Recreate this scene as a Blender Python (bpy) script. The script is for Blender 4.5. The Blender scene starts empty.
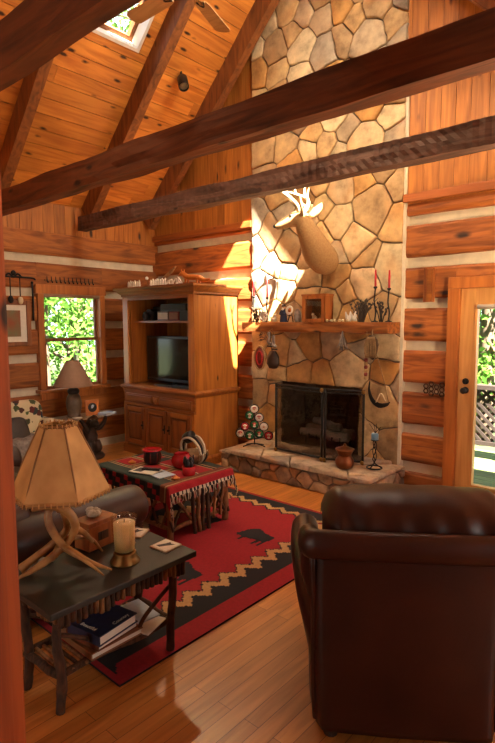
import bpy, bmesh, math, random
from mathutils import Vector, Matrix, noise
R = random.Random(11)
C = bpy.context.scene.collection
PI = math.pi
V = Vector

# ------------------------------------------------------------------ materials
def lin(h):
    h = h.lstrip('#'); o = []
    for i in (0, 2, 4):
        c = int(h[i:i+2], 16)/255
        o.append(c/12.92 if c <= .04045 else ((c+.055)/1.055)**2.4)
    return (o[0], o[1], o[2], 1)

class NT:
    def __init__(s, name):
        s.m = bpy.data.materials.new(name); s.m.use_nodes = True
        s.t = s.m.node_tree; s.t.nodes.clear()
        s.out = s.n('ShaderNodeOutputMaterial')
    def n(s, typ, **kw):
        x = s.t.nodes.new(typ)
        for k, v in kw.items():
            if k.startswith('i_'):
                x.inputs[k[2:].replace('_', ' ')].default_value = v
            else: setattr(x, k, v)
        return x
    def l(s, a, b): s.t.links.new(a, b)
    def ramp(s, fac, stops):
        r = s.n('ShaderNodeValToRGB'); e = r.color_ramp.elements
        while len(e) < len(stops): e.new(.5)
        for k, (p, c) in enumerate(stops): e[k].position = p; e[k].color = c
        s.l(fac, r.inputs[0]); return r.outputs[0]
    def mul(s, a, b, f=1, mode='MULTIPLY'):
        x = s.n('ShaderNodeMix', data_type='RGBA', blend_type=mode)
        if isinstance(f, (int, float)): x.inputs[0].default_value = f
        else: s.l(f, x.inputs[0])
        for q, i in ((a, 6), (b, 7)):
            if isinstance(q, tuple): x.inputs[i].default_value = q
            else: s.l(q, x.inputs[i])
        return x.outputs[2]
    def coords(s, scale=(1, 1, 1), jitter=True):
        tc = s.n('ShaderNodeTexCoord'); mp = s.n('ShaderNodeMapping')
        mp.inputs['Scale'].default_value = scale
        v = tc.outputs['Object']
        if jitter:
            a = s.n('ShaderNodeAttribute', attribute_name='Col')
            mt = s.n('ShaderNodeMath', operation='MULTIPLY'); s.l(a.outputs['Alpha'], mt.inputs[0]); mt.inputs[1].default_value = 13.0
            ad = s.n('ShaderNodeVectorMath', operation='ADD'); s.l(v, ad.inputs[0]); s.l(mt.outputs[0], ad.inputs[1]); v = ad.outputs[0]
        s.l(v, mp.inputs[0]); return mp.outputs[0]
    def bsdf(s, col, rough=.5, metal=0, bump=None, bs=.3, bd=.01, **kw):
        b = s.n('ShaderNodeBsdfPrincipled')
        if isinstance(col, tuple): b.inputs['Base Color'].default_value = col
        else: s.l(col, b.inputs['Base Color'])
        if isinstance(rough, (int, float)): b.inputs['Roughness'].default_value = rough
        else: s.l(rough, b.inputs['Roughness'])
        b.inputs['Metallic'].default_value = metal
        for k, v in kw.items(): b.inputs[k.replace('_', ' ')].default_value = v
        if bump is not None:
            u = s.n('ShaderNodeBump'); u.inputs['Strength'].default_value = bs; u.inputs['Distance'].default_value = bd
            s.l(bump, u.inputs['Height']); s.l(u.outputs[0], b.inputs['Normal'])
        s.l(b.outputs[0], s.out.inputs[0]); return b

def plain(name, c, rough=.5, metal=0, var=.18, scale=25, bs=0.0, c2=None, **kw):
    t = NT(name); v = t.coords((scale,)*3)
    nz = t.n('ShaderNodeTexNoise'); nz.inputs['Detail'].default_value = 3; nz.inputs['Scale'].default_value = 1; t.l(v, nz.inputs['Vector'])
    a = lin(c); b = lin(c2) if c2 else tuple(x*(1-var) for x in a[:3])+(1,)
    col = t.ramp(nz.outputs[0], [(.3, b), (.7, a)])
    at = t.n('ShaderNodeAttribute', attribute_name='Col')
    col = t.mul(col, at.outputs['Color'])
    t.bsdf(col, rough, metal, nz.outputs[0] if bs else None, bs, .004, **kw)
    return t.m

def wood(name, c1, c2, axis='X', rough=.5, knots=.0, grain=14, stretch=12, bs=.15, knotc='#2a1208', kscale=2.2):
    t = NT(name)
    sc = [grain]*3; sc['XYZ'.index(axis)] = grain/stretch
    v = t.coords(tuple(sc))
    nz = t.n('ShaderNodeTexNoise'); nz.inputs['Scale'].default_value = 1; nz.inputs['Detail'].default_value = 5
    nz.inputs['Distortion'].default_value = 1.6; t.l(v, nz.inputs['Vector'])
    col = t.ramp(nz.outputs[0], [(.3, lin(c2)), (.62, lin(c1))])
    # broad mottling
    v2 = t.coords((1.7, 1.7, 1.7)); n2 = t.n('ShaderNodeTexNoise'); n2.inputs['Scale'].default_value = 1; n2.inputs['Detail'].default_value = 2; t.l(v2, n2.inputs['Vector'])
    col = t.mul(col, t.ramp(n2.outputs[0], [(.3, (.78, .75, .72, 1)), (.7, (1.08, 1.08, 1.08, 1))]))
    at = t.n('ShaderNodeAttribute', attribute_name='Col'); col = t.mul(col, at.outputs['Color'])
    if knots:
        ks = [kscale*2.6]*3; ks['XYZ'.index(axis)] = kscale
        v3 = t.coords(tuple(ks)); vo = t.n('ShaderNodeTexVoronoi'); vo.inputs['Scale'].default_value = 1; t.l(v3, vo.inputs['Vector'])
        n3 = t.n('ShaderNodeTexNoise'); n3.inputs['Scale'].default_value = 5; t.l(v3, n3.inputs['Vector'])
        ad = t.n('ShaderNodeMath', operation='MULTIPLY_ADD'); t.l(n3.outputs[0], ad.inputs[0]); ad.inputs[1].default_value = .12; t.l(vo.outputs['Distance'], ad.inputs[2])
        k = t.ramp(ad.outputs[0], [(knots*.6+.06, (1, 1, 1, 1)), (knots+.1, (0, 0, 0, 1))])
        # only some of the cells carry a knot
        sel = t.n('ShaderNodeSeparateColor'); t.l(vo.outputs['Color'], sel.inputs[0])
        gt = t.n('ShaderNodeMath', operation='GREATER_THAN'); t.l(sel.outputs[0], gt.inputs[0]); gt.inputs[1].default_value = .2
        mm = t.n('ShaderNodeMath', operation='MULTIPLY'); t.l(k, mm.inputs[0]); t.l(gt.outputs[0], mm.inputs[1])
        col = t.mul(col, lin(knotc), mm.outputs[0], 'MIX')
    t.bsdf(col, rough, 0, nz.outputs[0], bs, .006)
    return t.m

def stone_mat(name, rough=.8, bs=.5, s=1):
    t = NT(name); at = t.n('ShaderNodeAttribute', attribute_name='Col')
    v = t.coords((6*s, 6*s, 6*s)); nz = t.n('ShaderNodeTexNoise'); nz.inputs['Scale'].default_value = 1; nz.inputs['Detail'].default_value = 6; nz.inputs['Roughness'].default_value = .65; t.l(v, nz.inputs['Vector'])
    col = t.mul(at.outputs['Color'], t.ramp(nz.outputs[0], [(.28, (.42, .37, .33, 1)), (.5, (.9, .86, .8, 1)), (.72, (1.25, 1.2, 1.08, 1))]))
    v2 = t.coords((2.3*s, 2.3*s, 2.3*s)); n2 = t.n('ShaderNodeTexNoise'); n2.inputs['Scale'].default_value = 1; n2.inputs['Detail'].default_value = 3; t.l(v2, n2.inputs['Vector'])
    col = t.mul(col, lin('#c08440'), t.ramp(n2.outputs[0], [(.52, (0, 0, 0, 1)), (.72, (.5, .5, .5, 1))]), 'MIX')
    t.bsdf(col, rough, 0, nz.outputs[0], bs, .02); return t.m

def leather(name, c1, c2, rough=.36):
    t = NT(name); v = t.coords((90, 90, 90)); vo = t.n('ShaderNodeTexVoronoi'); vo.inputs['Scale'].default_value = 1; t.l(v, vo.inputs['Vector'])
    v2 = t.coords((5, 5, 5)); n2 = t.n('ShaderNodeTexNoise'); n2.inputs['Scale'].default_value = 1; n2.inputs['Detail'].default_value = 4; t.l(v2, n2.inputs['Vector'])
    col = t.ramp(n2.outputs[0], [(.3, lin(c2)), (.7, lin(c1))])
    sm = t.n('ShaderNodeMath', operation='MULTIPLY_ADD'); t.l(n2.outputs[0], sm.inputs[0]); sm.inputs[1].default_value = 4; t.l(vo.outputs['Distance'], sm.inputs[2])
    t.bsdf(col, rough, 0, sm.outputs[0], .05, .003, Coat_Weight=.0, Specular_IOR_Level=.4, Coat_Roughness=.3); return t.m

def glass(name, tint=(1, 1, 1, 1), gloss=.07):
    t = NT(name); a = t.n('ShaderNodeBsdfTransparent'); a.inputs[0].default_value = tint
    g = t.n('ShaderNodeBsdfGlossy'); g.inputs['Roughness'].default_value = .02
    mx = t.n('ShaderNodeMixShader'); mx.inputs[0].default_value = gloss
    t.l(a.outputs[0], mx.inputs[1]); t.l(g.outputs[0], mx.inputs[2]); t.l(mx.outputs[0], t.out.inputs[0]); return t.m

def leafy(name, c1, c2):
    t = NT(name); at = t.n('ShaderNodeAttribute', attribute_name='Col')
    col = t.ramp(at.outputs['Fac'], [(0, lin(c2)), (1, lin(c1))])
    d = t.n('ShaderNodeBsdfDiffuse'); r = t.n('ShaderNodeBsdfTranslucent'); mx = t.n('ShaderNodeMixShader'); mx.inputs[0].default_value = .45
    t.l(col, d.inputs[0]); t.l(col, r.inputs[0]); t.l(d.outputs[0], mx.inputs[1]); t.l(r.outputs[0], mx.inputs[2]); t.l(mx.outputs[0], t.out.inputs[0]); return t.m

def floral(name):
    t = NT(name); v = t.coords((11, 11, 11)); vo = t.n('ShaderNodeTexVoronoi'); vo.inputs['Scale'].default_value = 1; t.l(v, vo.inputs['Vector'])
    n3 = t.n('ShaderNodeTexNoise'); n3.inputs['Scale'].default_value = 3; t.l(v, n3.inputs['Vector'])
    ad = t.n('ShaderNodeMath', operation='MULTIPLY_ADD'); t.l(n3.outputs[0], ad.inputs[0]); ad.inputs[1].default_value = .45; t.l(vo.outputs['Distance'], ad.inputs[2])
    mask = t.ramp(ad.outputs[0], [(.62, (1, 1, 1, 1)), (.66, (0, 0, 0, 1))])
    sp = t.n('ShaderNodeSeparateColor'); t.l(vo.outputs['Color'], sp.inputs[0])
    mot = t.ramp(sp.outputs[0], [(0, lin('#5d1f1c')), (.4, lin('#3c3020')), (.7, lin('#4b5a2e')), (1, lin('#1f2a3a'))])
    col = t.mul(lin('#cdbd98'), mot, mask, 'MIX'); t.bsdf(col, .85); return t.m

def floor_mat():
    t = NT('oak_floor'); tc = t.n('ShaderNodeTexCoord'); mp = t.n('ShaderNodeMapping'); t.l(tc.outputs['Object'], mp.inputs[0])
    mp.inputs['Rotation'].default_value = (0, 0, PI/2)
    br = t.n('ShaderNodeTexBrick'); br.offset = .37; br.inputs['Scale'].default_value = 1; br.inputs['Brick Width'].default_value = 1.1; br.inputs['Row Height'].default_value = .075
    br.inputs['Mortar Size'].default_value = .0012; br.inputs['Color1'].default_value = lin('#b9783a'); br.inputs['Color2'].default_value = lin('#a2642c'); br.inputs['Mortar'].default_value = lin('#4b2812')
    t.l(mp.outputs[0], br.inputs[0])
    v = t.coords((22, 1.6, 10), False); nz = t.n('ShaderNodeTexNoise'); nz.inputs['Scale'].default_value = 1; nz.inputs['Detail'].default_value = 5; nz.inputs['Distortion'].default_value = 1.2; t.l(v, nz.inputs['Vector'])
    col = t.mul(br.outputs[0], t.ramp(nz.outputs[0], [(.3, (.68, .62, .56, 1)), (.65, (1.1, 1.08, 1.05, 1))]))
    t.bsdf(col, .33, 0, nz.outputs[0], .06, .004); return t.m

M = {}
M['floor'] = floor_mat()
M['log_x'] = wood('hewn_log_x', '#b56a2c', '#763c15', 'X', .66, .12, 14, 8, .8, kscale=1.6)
M['log_y'] = wood('hewn_log_y', '#b56f2e', '#7c4518', 'Y', .66, .13, 14, 8, .8, kscale=1.6)
M['chink'] = plain('chinking', '#d2c5ab', .9, 0, .2, 9, .5)
M['board_z'] = wood('gable_board', '#b97631', '#905520', 'Z', .5, .13, 16, 14, .1, kscale=2.2)
M['board_y'] = wood('pine_ceiling_board', '#d8903f', '#b56a2a', 'Y', .45, .16, 13, 12, .1, kscale=3.5)
M['dark'] = plain('dark_backing', '#2b170c', .9)
M['beam'] = wood('rough_beam', '#76401d', '#46220e', 'X', .75, .10, 12, 9, .8)
M['beam_hewn'] = wood('adzed_beam', '#6a4a3e', '#3c261f', 'X', .72, .05, 14, 7, .8)
M['rafter'] = wood('rafter_timber', '#8c5426', '#5e3414', 'Z', .65, .07, 12, 6, .4)
M['post'] = wood('reddish_post', '#a5521c', '#853c12', 'Z', .7, .08, 10, 14, .15)
M['trimw'] = wood('trim_pine', '#b56c2c', '#93521f', 'Z', .45, .0, 14, 14, .1)
M['trimx'] = wood('trim_pine_x', '#a55b26', '#7d3f19', 'X', .5, .06, 14, 14, .1)
M['doorw'] = wood('door_pine', '#d09a58', '#b57c3e', 'Z', .4, 0, 14, 14, .06)
M['sash'] = wood('sash_wood', '#8d552a', '#6a3c1c', 'Z', .5, 0, 14, 14, .06)
M['white'] = plain('white_paint', '#d9d4c8', .5, 0, .05)
M['stone'] = stone_mat('flagstone')
M['hearthstone'] = stone_mat('hearth_stone', .85, .7, 1.6)
M['mortar'] = plain('mortar', '#75695a', .95, 0, .25, 14, .6)
M['soot'] = plain('sooty_brick', '#75604f', .9, 0, .4, 12, .4)
M['mantel'] = wood('mantel_log', '#a8652b', '#6b3a18', 'X', .6, .1, 12, 8, .6)
M['iron'] = plain('black_iron', '#14110f', .55, .3, .2)
M['steelmesh'] = glass('screen_mesh', (.58, .55, .53, 1), .035)
M['copper'] = plain('aged_copper', '#8a5636', .38, .9, .35, 12)
M['brass'] = plain('brass', '#94703e', .38, .9, .2)
M['glass'] = glass('window_glass', (1, 1, 1, 1), .025)
M['clear'] = glass('clear_glass', (.92, .95, .93, 1), .14)
M['leather'] = leather('dark_brown_leather', '#36180e', '#260f08', .4)
M['leather2'] = leather('brown_sofa_leather', '#44291d', '#2f1c16', .42)
M['arm'] = wood('armoire_pine', '#b9742f', '#935523', 'Z', .38, .05, 12, 14, .06)
M['armx'] = wood('armoire_pine_rail', '#9a5c25', '#74401a', 'X', .38, .04, 12, 14, .06)  # rail pine darkened to paint in the shade on the crown
M['armd'] = wood('armoire_door_pine', '#8e5020', '#683615', 'Z', .4, .05, 12, 14, .08)
M['screen'] = plain('tv_screen', '#17150f', .12, 0, .05)
M['plastic'] = plain('black_plastic', '#171514', .4, 0, .1)
M['bark'] = wood('bark_twig', '#52341c', '#2b190e', 'Z', .85, 0, 30, 4, .9)
M['twig'] = wood('peeled_twig', '#93683c', '#5a3a1e', 'Z', .7, 0, 30, 4, .6)
M['tabletop'] = plain('dark_green_tabletop', '#2c2a22', .55, 0, .35, 8, c2='#1e1c16')
M['hide'] = plain('rawhide', '#c79a5c', .6, 0, .25, 9, c2='#a87a40')
M['stitch'] = plain('rawhide_lace', '#8a6236', .7)
M['antler'] = plain('antler', '#b98a50', .45, 0, .4, 16, .2, c2='#7d5228')
M['boxw'] = wood('cedar_box', '#a4602c', '#7d431c', 'Z', .45, .06, 16, 10, .08)
M['shell'] = plain('seashell', '#cfc3ae', .45, 0, .4, 30, c2='#8d7f6d')
M['wax'] = plain('ivory_wax', '#e8d29e', .5, 0, .08, Subsurface_Weight=.3)
M['frost'] = glass('frosted_glass', (1, .97, .9, 1), .12)
M['red'] = plain('red_ceramic', '#a9141c', .25, 0, .15)
M['redwax'] = plain('red_wax', '#b5121a', .4)
M['black'] = plain('black_glaze', '#120f0e', .3)
M['rug_red'] = plain('rug_red_wool', '#8f0a17', .95, 0, .22, 60)
M['rug_black'] = plain('rug_black_wool', '#100d10', .95, 0, .2, 60)
M['rug_tan'] = plain('rug_tan_wool', '#b08a58', .95, 0, .2, 60)
M['b_red'] = plain('blanket_red', '#9a121c', .95, 0, .25, 80)
M['b_green'] = plain('blanket_teal', '#28352e', .95, 0, .25, 80)
M['b_tan'] = plain('blanket_tan', '#a4855a', .95, 0, .25, 80)
M['b_black'] = plain('blanket_black', '#151214', .95, 0, .25, 80)
M['b_brown'] = plain('blanket_brown', '#6d3b1f', .95, 0, .25, 80)
M['b_white'] = plain('blanket_cream', '#c9bda2', .95, 0, .25, 80)
M['paper'] = plain('paper', '#d8d2c2', .8, 0, .1)
M['slate'] = plain('dark_print', '#3a3b3a', .7)
M['blue'] = plain('blue_cover', '#1d2a4d', .5, 0, .45, 18, c2='#0d142a')
M['tan'] = plain('tan_cover', '#8a5a33', .6, 0, .3, 12)
M['ltblue'] = plain('pale_blue_paper', '#aebccb', .7)
M['floral'] = floral('floral_upholstery')
M['plaid'] = plain('grey_throw', '#8a8078', .95, 0, .45, 40)
M['taupe'] = plain('taupe_lampshade', '#9a7a62', .8, 0, .1)
M['bear'] = plain('dark_carved_wood', '#33241b', .55, 0, .45, 14, .3)
M['vase'] = plain('grey_brown_glaze', '#6d5b48', .35, 0, .4, 14)
M['orange'] = plain('orange_frame_wood', '#c06a22', .5)
M['fur'] = plain('deer_fur', '#a98558', .95, 0, .3, 60, .3, c2='#96734a')
M['furw'] = plain('pale_fur', '#d8c4a0', .95, 0, .2, 40)
M['bone'] = plain('pale_antler', '#d9c49c', .5, 0, .25, 14)
M['snow'] = plain('white_ornament', '#ded8cc', .6, 0, .1)
M['green'] = plain('green_ornament', '#0f6b35', .4)
M['skin'] = plain('painted_skin', '#c99a78', .6)
M['navy'] = plain('navy_cloth', '#1b2746', .8)
M['grass_tw'] = plain('dried_twigs', '#4e4238', .9, 0, .4, 20)
M['wreath'] = plain('brown_wreath', '#4a3420', .9, 0, .5, 24)
M['deck'] = wood('mossy_deck', '#5a683c', '#3c4828', 'X', .8, 0, 12, 10, .2)
M['railw'] = plain('brown_railing', '#24160f', .8)
M['ground'] = plain('forest_ground', '#343f1e', .95, 0, .4, 3)
M['trunk'] = plain('tree_bark', '#5a4a3a', .9, 0, .4, 8, .5)
M['leaf'] = leafy('leaf', '#6a9440', '#31551e')
M['fanw'] = wood('fan_blade_wood', '#c09868', '#a07a4c', 'X', .4, 0, 16, 12, .05)
M['bulb'] = plain('lamp_lens', '#d9c9a8', .3)
M['log_burn'] = plain('ashen_log', '#8f867e', .9, 0, .5, 10, .4)
M['twine'] = plain('basket_weave', '#8a6a44', .85, 0, .4, 40, .3)
M['picture'] = plain('print_landscape', '#6e6a4a', .7, 0, .6, 9, c2='#8a4a2c')
M['rust'] = plain('rusty_red_paint', '#7a2a1c', .6, 0, .3)
M['blueiron'] = plain('blue_candle', '#5f8ca8', .5)

# ------------------------------------------------------------------ mesh builder
def cat(pts, k=4):
    pts = [V(p) for p in pts]
    if len(pts) < 3: return pts
    P = [pts[0]*2-pts[1]]+pts+[pts[-1]*2-pts[-2]]; out = []
    for i in range(1, len(P)-2):
        a, b, c, d = P[i-1:i+3]
        for j in range(k):
            t = j/k
            out.append(.5*((2*b)+(c-a)*t+(2*a-5*b+4*c-d)*t*t+(3*b-a-3*c+d)*t**3))
    out.append(pts[-1]); return out
def lerp_list(r, n):
    r = [q if isinstance(q, tuple) else (q, q) for q in r]; out = []
    for i in range(n):
        x = i/(n-1)*(len(r)-1); j = min(int(x), len(r)-2); f = x-j
        a, b = r[j], r[j+1]
        out.append(tuple(p+(q-p)*f for p, q in zip(a, b)) if isinstance(a, tuple) else a+(b-a)*f)
    return out

class MB:
    def __init__(s): s.v = []; s.f = []; s.mi = []; s.c = []; s.sm = []; s.mats = []
    def mat(s, m):
        m = M[m] if isinstance(m, str) else m
        if m not in s.mats: s.mats.append(m)
        return s.mats.index(m)
    def add(s, vs, fs, m, col=None, smooth=False):
        b = len(s.v); s.v += [tuple(v) for v in vs]; i = s.mat(m)
        if col is None: col = (1, 1, 1, R.random())
        elif isinstance(col, (int, float)): col = (col, col, col, R.random())
        for f in fs: s.f.append([b+k for k in f]); s.mi.append(i); s.c.append(col); s.sm.append(smooth)
        return s
    def box(s, x0, x1, y0, y1, z0, z1, m, col=None, T=None, bev=0):
        if bev:
            b = min(bev, abs(x1-x0)*.45, abs(y1-y0)*.45, abs(z1-z0)*.45)
            bm = bmesh.new(); bmesh.ops.create_cube(bm, size=1)
            for q in bm.verts: q.co = V(((x0+x1)/2+q.co.x*(x1-x0), (y0+y1)/2+q.co.y*(y1-y0), (z0+z1)/2+q.co.z*(z1-z0)))
            bmesh.ops.bevel(bm, geom=bm.edges[:], offset=b, segments=2, affect='EDGES', profile=.6)
            vs = [q.co.copy() for q in bm.verts]; bm.verts.index_update(); fs = [[q.index for q in f.verts] for f in bm.faces]; bm.free()
        else:
            vs = [V((x, y, z)) for x in (x0, x1) for y in (y0, y1) for z in (z0, z1)]
            fs = [(0, 1, 3, 2), (4, 6, 7, 5), (0, 4, 5, 1), (2, 3, 7, 6), (0, 2, 6, 4), (1, 5, 7, 3)]
        if T is not None: vs = [T @ v for v in vs]
        return s.add(vs, fs, m, col, False)
    def tube(s, pts, r, m, n=8, k=4, col=None, smooth=True, rough=0, up=None):
        p = cat(pts, k) if k > 1 else [V(q) for q in pts]
        r = lerp_list(r, len(p)) if isinstance(r, list) else [r]*len(p)
        vs = []; fs = []; prev = V(up) if up else None
        for i, q in enumerate(p):
            t = (p[min(i+1, len(p)-1)]-p[max(i-1, 0)]).normalized()
            if prev is None: prev = V((0, 0, 1)) if abs(t.z) < .9 else V((1, 0, 0))
            a = (prev-t*prev.dot(t)).normalized(); prev = a; b = t.cross(a)
            ra, rb = r[i] if isinstance(r[i], tuple) else (r[i], r[i])
            for j in range(n):
                an = 2*PI*j/n; d = a*math.cos(an)*ra+b*math.sin(an)*rb
                if rough: d *= 1+rough*noise.noise((q+d)*30)
                vs.append(q+d)
        for i in range(len(p)-1):
            for j in range(n):
                fs.append((i*n+j, i*n+(j+1) % n, (i+1)*n+(j+1) % n, (i+1)*n+j))
        fs.append(tuple(range(n-1, -1, -1))); fs.append(tuple((len(p)-1)*n+j for j in range(n)))
        return s.add(vs, fs, m, col, smooth)
    def lathe(s, prof, c, m, n=20, col=None, smooth=True, T=None, ph=0):
        vs = []; fs = []; c = V(c)
        for r, z in prof:
            for j in range(n):
                a = 2*PI*j/n+ph; q = V((r*math.cos(a), r*math.sin(a), z))
                if T is not None: q = T @ q
                vs.append(c+q)
        for i in range(len(prof)-1):
            for j in range(n): fs.append((i*n+j, i*n+(j+1) % n, (i+1)*n+(j+1) % n, (i+1)*n+j))
        if prof[0][0] > 1e-4: fs.append(tuple(range(n-1, -1, -1)))
        if prof[-1][0] > 1e-4: fs.append(tuple((len(prof)-1)*n+j for j in range(n)))
        return s.add(vs, fs, m, col, smooth)
    def ball(s, c, r, m, n=14, col=None, T=None, rough=0):
        rx, ry, rz = r if isinstance(r, tuple) else (r, r, r); vs = []; fs = []; c = V(c); h = n//2
        for i in range(h+1):
            t = PI*i/h
            for j in range(n):
                a = 2*PI*j/n; q = V((rx*math.sin(t)*math.cos(a), ry*math.sin(t)*math.sin(a), -rz*math.cos(t)))
                if rough: q *= 1+rough*noise.noise(q*40+c*7)
                if T is not None: q = T @ q
                vs.append(c+q)
        for i in range(h):
            for j in range(n): fs.append((i*n+j, i*n+(j+1) % n, (i+1)*n+(j+1) % n, (i+1)*n+j))
        return s.add(vs, fs, m, col, True)
    def prism(s, poly, fn, h0, h1, m, col=None):
        n = len(poly); vs = [fn(u, v, h0) for u, v in poly]+[fn(u, v, h1) for u, v in poly]
        fs = [tuple(range(n-1, -1, -1)), tuple(range(n, 2*n))]+[(j, (j+1) % n, n+(j+1) % n, n+j) for j in range(n)]
        return s.add(vs, fs, m, col)
    def grid(s, fn, nu, nv, m, col=None, smooth=True, thick=None):
        vs = [fn(i/nu, j/nv) for i in range(nu+1) for j in range(nv+1)]
        fs = [(i*(nv+1)+j, (i+1)*(nv+1)+j, (i+1)*(nv+1)+j+1, i*(nv+1)+j+1) for i in range(nu) for j in range(nv)]
        return s.add(vs, fs, m, col, smooth)
    def build(s, name, parent=None, at=None, sub=0, bev=0, solid=0, kind=None):
        off = V((0, 0, 0))
        if at is not None: off = V(at)
        elif parent is not None:
            rt = parent
            while rt.parent: rt = rt.parent
            if not rt.get('_loc'): off = rt.location
        me = bpy.data.meshes.new(name); me.from_pydata([V(q)-off for q in s.v], [], s.f)
        for m in s.mats: me.materials.append(m)
        for p, i, sm in zip(me.polygons, s.mi, s.sm): p.material_index = i; p.use_smooth = sm
        a = me.color_attributes.new('Col', 'FLOAT_COLOR', 'CORNER'); data = []
        for p, c in zip(me.polygons, s.c): data += list(c)*p.loop_total
        a.data.foreach_set('color', data)
        bm = bmesh.new(); bm.from_mesh(me); bmesh.ops.recalc_face_normals(bm, faces=bm.faces); bm.to_mesh(me); bm.free()
        o = bpy.data.objects.new(name, me); C.objects.link(o)
        if at is not None: o.location = at
        if parent is not None: o.parent = parent
        if solid: q = o.modifiers.new('s', 'SOLIDIFY'); q.thickness = solid; q.offset = -1
        if bev: q = o.modifiers.new('b', 'BEVEL'); q.width = bev; q.segments = 2; q.limit_method = 'ANGLE'
        if sub: q = o.modifiers.new('u', 'SUBSURF'); q.levels = sub; q.render_levels = sub
        if kind: o['kind'] = kind
        return o

LOCALS = []
def thing(name, label, cat_, loc=(0, 0, 0), rz=0, group=None, local=False):
    o = bpy.data.objects.new(name, None); C.objects.link(o); o.location = loc; o.rotation_euler = (0, 0, rz)
    o.empty_display_size = .1
    o['label'] = label; o['category'] = cat_
    if group: o['group'] = group
    if local or rz: o['_loc'] = 1; LOCALS.append(o)
    return o
def tag(o, label, cat_, group=None, kind=None):
    o['label'] = label; o['category'] = cat_
    if group: o['group'] = group
    if kind: o['kind'] = kind
    return o
def dup(root, loc=None, rz=None, label=None, scale=None):
    r = root.copy(); C.objects.link(r)
    if loc is not None: r.location = loc
    if rz is not None: r.rotation_euler = (0, 0, rz)
    if scale: r.scale = (scale,)*3
    if label: r['label'] = label
    for ch in list(root.children):
        c = ch.copy(); C.objects.link(c); c.parent = r
        for g in list(ch.children):
            d = g.copy(); C.objects.link(d); d.parent = c
    if '_loc' in r.keys(): LOCALS.append(r)
    return r
def RZ(a): return Matrix.Rotation(a, 4, 'Z')
def TR(c, a=0, ax='Z'): return Matrix.Translation(V(c)) @ Matrix.Rotation(a, 4, ax)

# ------------------------------------------------------------------ camera (24 mm class, 1.62 m eye height)
cam = bpy.data.cameras.new('camera'); co = bpy.data.objects.new('camera', cam); C.objects.link(co)
cam.sensor_fit = 'HORIZONTAL'; cam.sensor_width = 36; cam.lens = 36*530/495; cam.clip_start = .05; cam.clip_end = 200
pit, yaw, rol = math.radians(5.45), math.radians(41.4), math.radians(-.14)
fw = V((-math.sin(yaw)*math.cos(pit), math.cos(yaw)*math.cos(pit), -math.sin(pit))); rt = V((math.cos(yaw), math.sin(yaw), 0)); up = rt.cross(fw)
r2 = rt*math.cos(rol)+up*math.sin(rol); u2 = -rt*math.sin(rol)+up*math.cos(rol)
mw = Matrix((r2, u2, -fw)).transposed().to_4x4(); mw.translation = V((0, 0, 1.62)); co.matrix_world = mw
bpy.context.scene.camera = co

# ------------------------------------------------------------------ setting
XL, YB, YF, XR = -5.95, 4.80, -3.0, 2.6
def struct(mb, name, **k): return mb.build(name, kind='structure', **k)

b = MB(); b.box(XL-.3, XR+.2, YF-.2, YB+.25, -.12, 0, 'floor'); struct(b, 'floor')

def runlog(mb, mp, u0, u1, z0, z1, m, ax):
    if u1-u0 < .02 or z1-z0 < .02: return
    n = max(2, int((u1-u0)/.14)); e = min(.03, (z1-z0)*.25); sd = R.random()*50
    prof = [(.07, z0), (.014, z0+.004), (0, z0+e), (-.004, z0*.65+z1*.35), (.001, z0*.35+z1*.65), (0, z1-e), (.014, z1-.004), (.07, z1)]
    vs = []; fs = []; k = len(prof)
    for i in range(n+1):
        u = u0+(u1-u0)*i/n
        for j, (d, z) in enumerate(prof):
            w = noise.noise(V((u*2.3, z*5, sd)))*.012+noise.noise(V((u*9, z*11, sd)))*.004
            vs.append(mp(u, d+(w if 0 < j < k-1 else 0), z+(noise.noise(V((u*1.5, j*.1, sd+9)))*.008)))
    for i in range(n):
        for j in range(k-1): fs.append((i*k+j, (i+1)*k+j, (i+1)*k+j+1, i*k+j+1))
    fs.append(tuple(range(k))); fs.append(tuple(n*k+j for j in range(k)))
    t = R.uniform(.74, 1.06); mb.add(vs, fs, m, (t, t*R.uniform(.92, 1.0), t*R.uniform(.86, 1), R.random()))
def logwall(mb, mp, u0, u1, logs, holes, m, slab=(.05, .2), zr=(0, 2.75)):
    """logs: z ranges; holes: (u0,u1,z0,z1)"""
    cuts = sorted({u0, u1, *[q for h in holes for q in h[:2] if u0 < q < u1]})
    for a, c in zip(cuts, cuts[1:]):
        hz = [h for h in holes if h[0] <= a+1e-4 and h[1] >= c-1e-4]
        segs = [zr]
        for h in hz:
            ns = []
            for s0, s1 in segs:
                if h[2] > s0: ns.append((s0, min(s1, h[2])))
                if h[3] < s1: ns.append((max(s0, h[3]), s1))
            segs = ns
        for s0, s1 in segs:
            if s1-s0 < .01: continue
            vs = [mp(u, d, z) for u in (a, c) for d in slab for z in (s0, s1)]
            mb.add(vs, [(0, 1, 3, 2), (4, 6, 7, 5), (0, 4, 5, 1), (2, 3, 7, 6), (0, 2, 6, 4), (1, 5, 7, 3)], 'chink')
            if hz:
                for z0, z1 in logs:
                    if any(h[2] < z1 and h[3] > z0 for h in hz): runlog(mb, mp, a, c, max(z0, s0), min(z1, s1), m, 0)
    # logs in runs not crossing any hole of their height
    for z0, z1 in logs:
        hh = sorted(h for h in holes if h[2] < z1 and h[3] > z0); a = u0
        for h in hh:
            runlog(mb, mp, a, min(h[0], u1), z0, z1, m, 0); a = max(a, h[1])
        runlog(mb, mp, a, u1, z0, z1, m, 0)
def gaps(ch, z0, z1):
    ch = sorted(ch); out = []; a = z0
    for c0, c1 in ch: out.append((a, c0)); a = c1
    out.append((a, z1)); return out
backch = [(.155, .255), (.537, .631), (.94, 1.03), (1.338, 1.425), (1.74, 1.824), (2.115, 2.209), (2.506, 2.589)]
bl = [(a+.03, c+.035) for a, c in backch]; bl[-1] = (2.57, 2.665)
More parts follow.
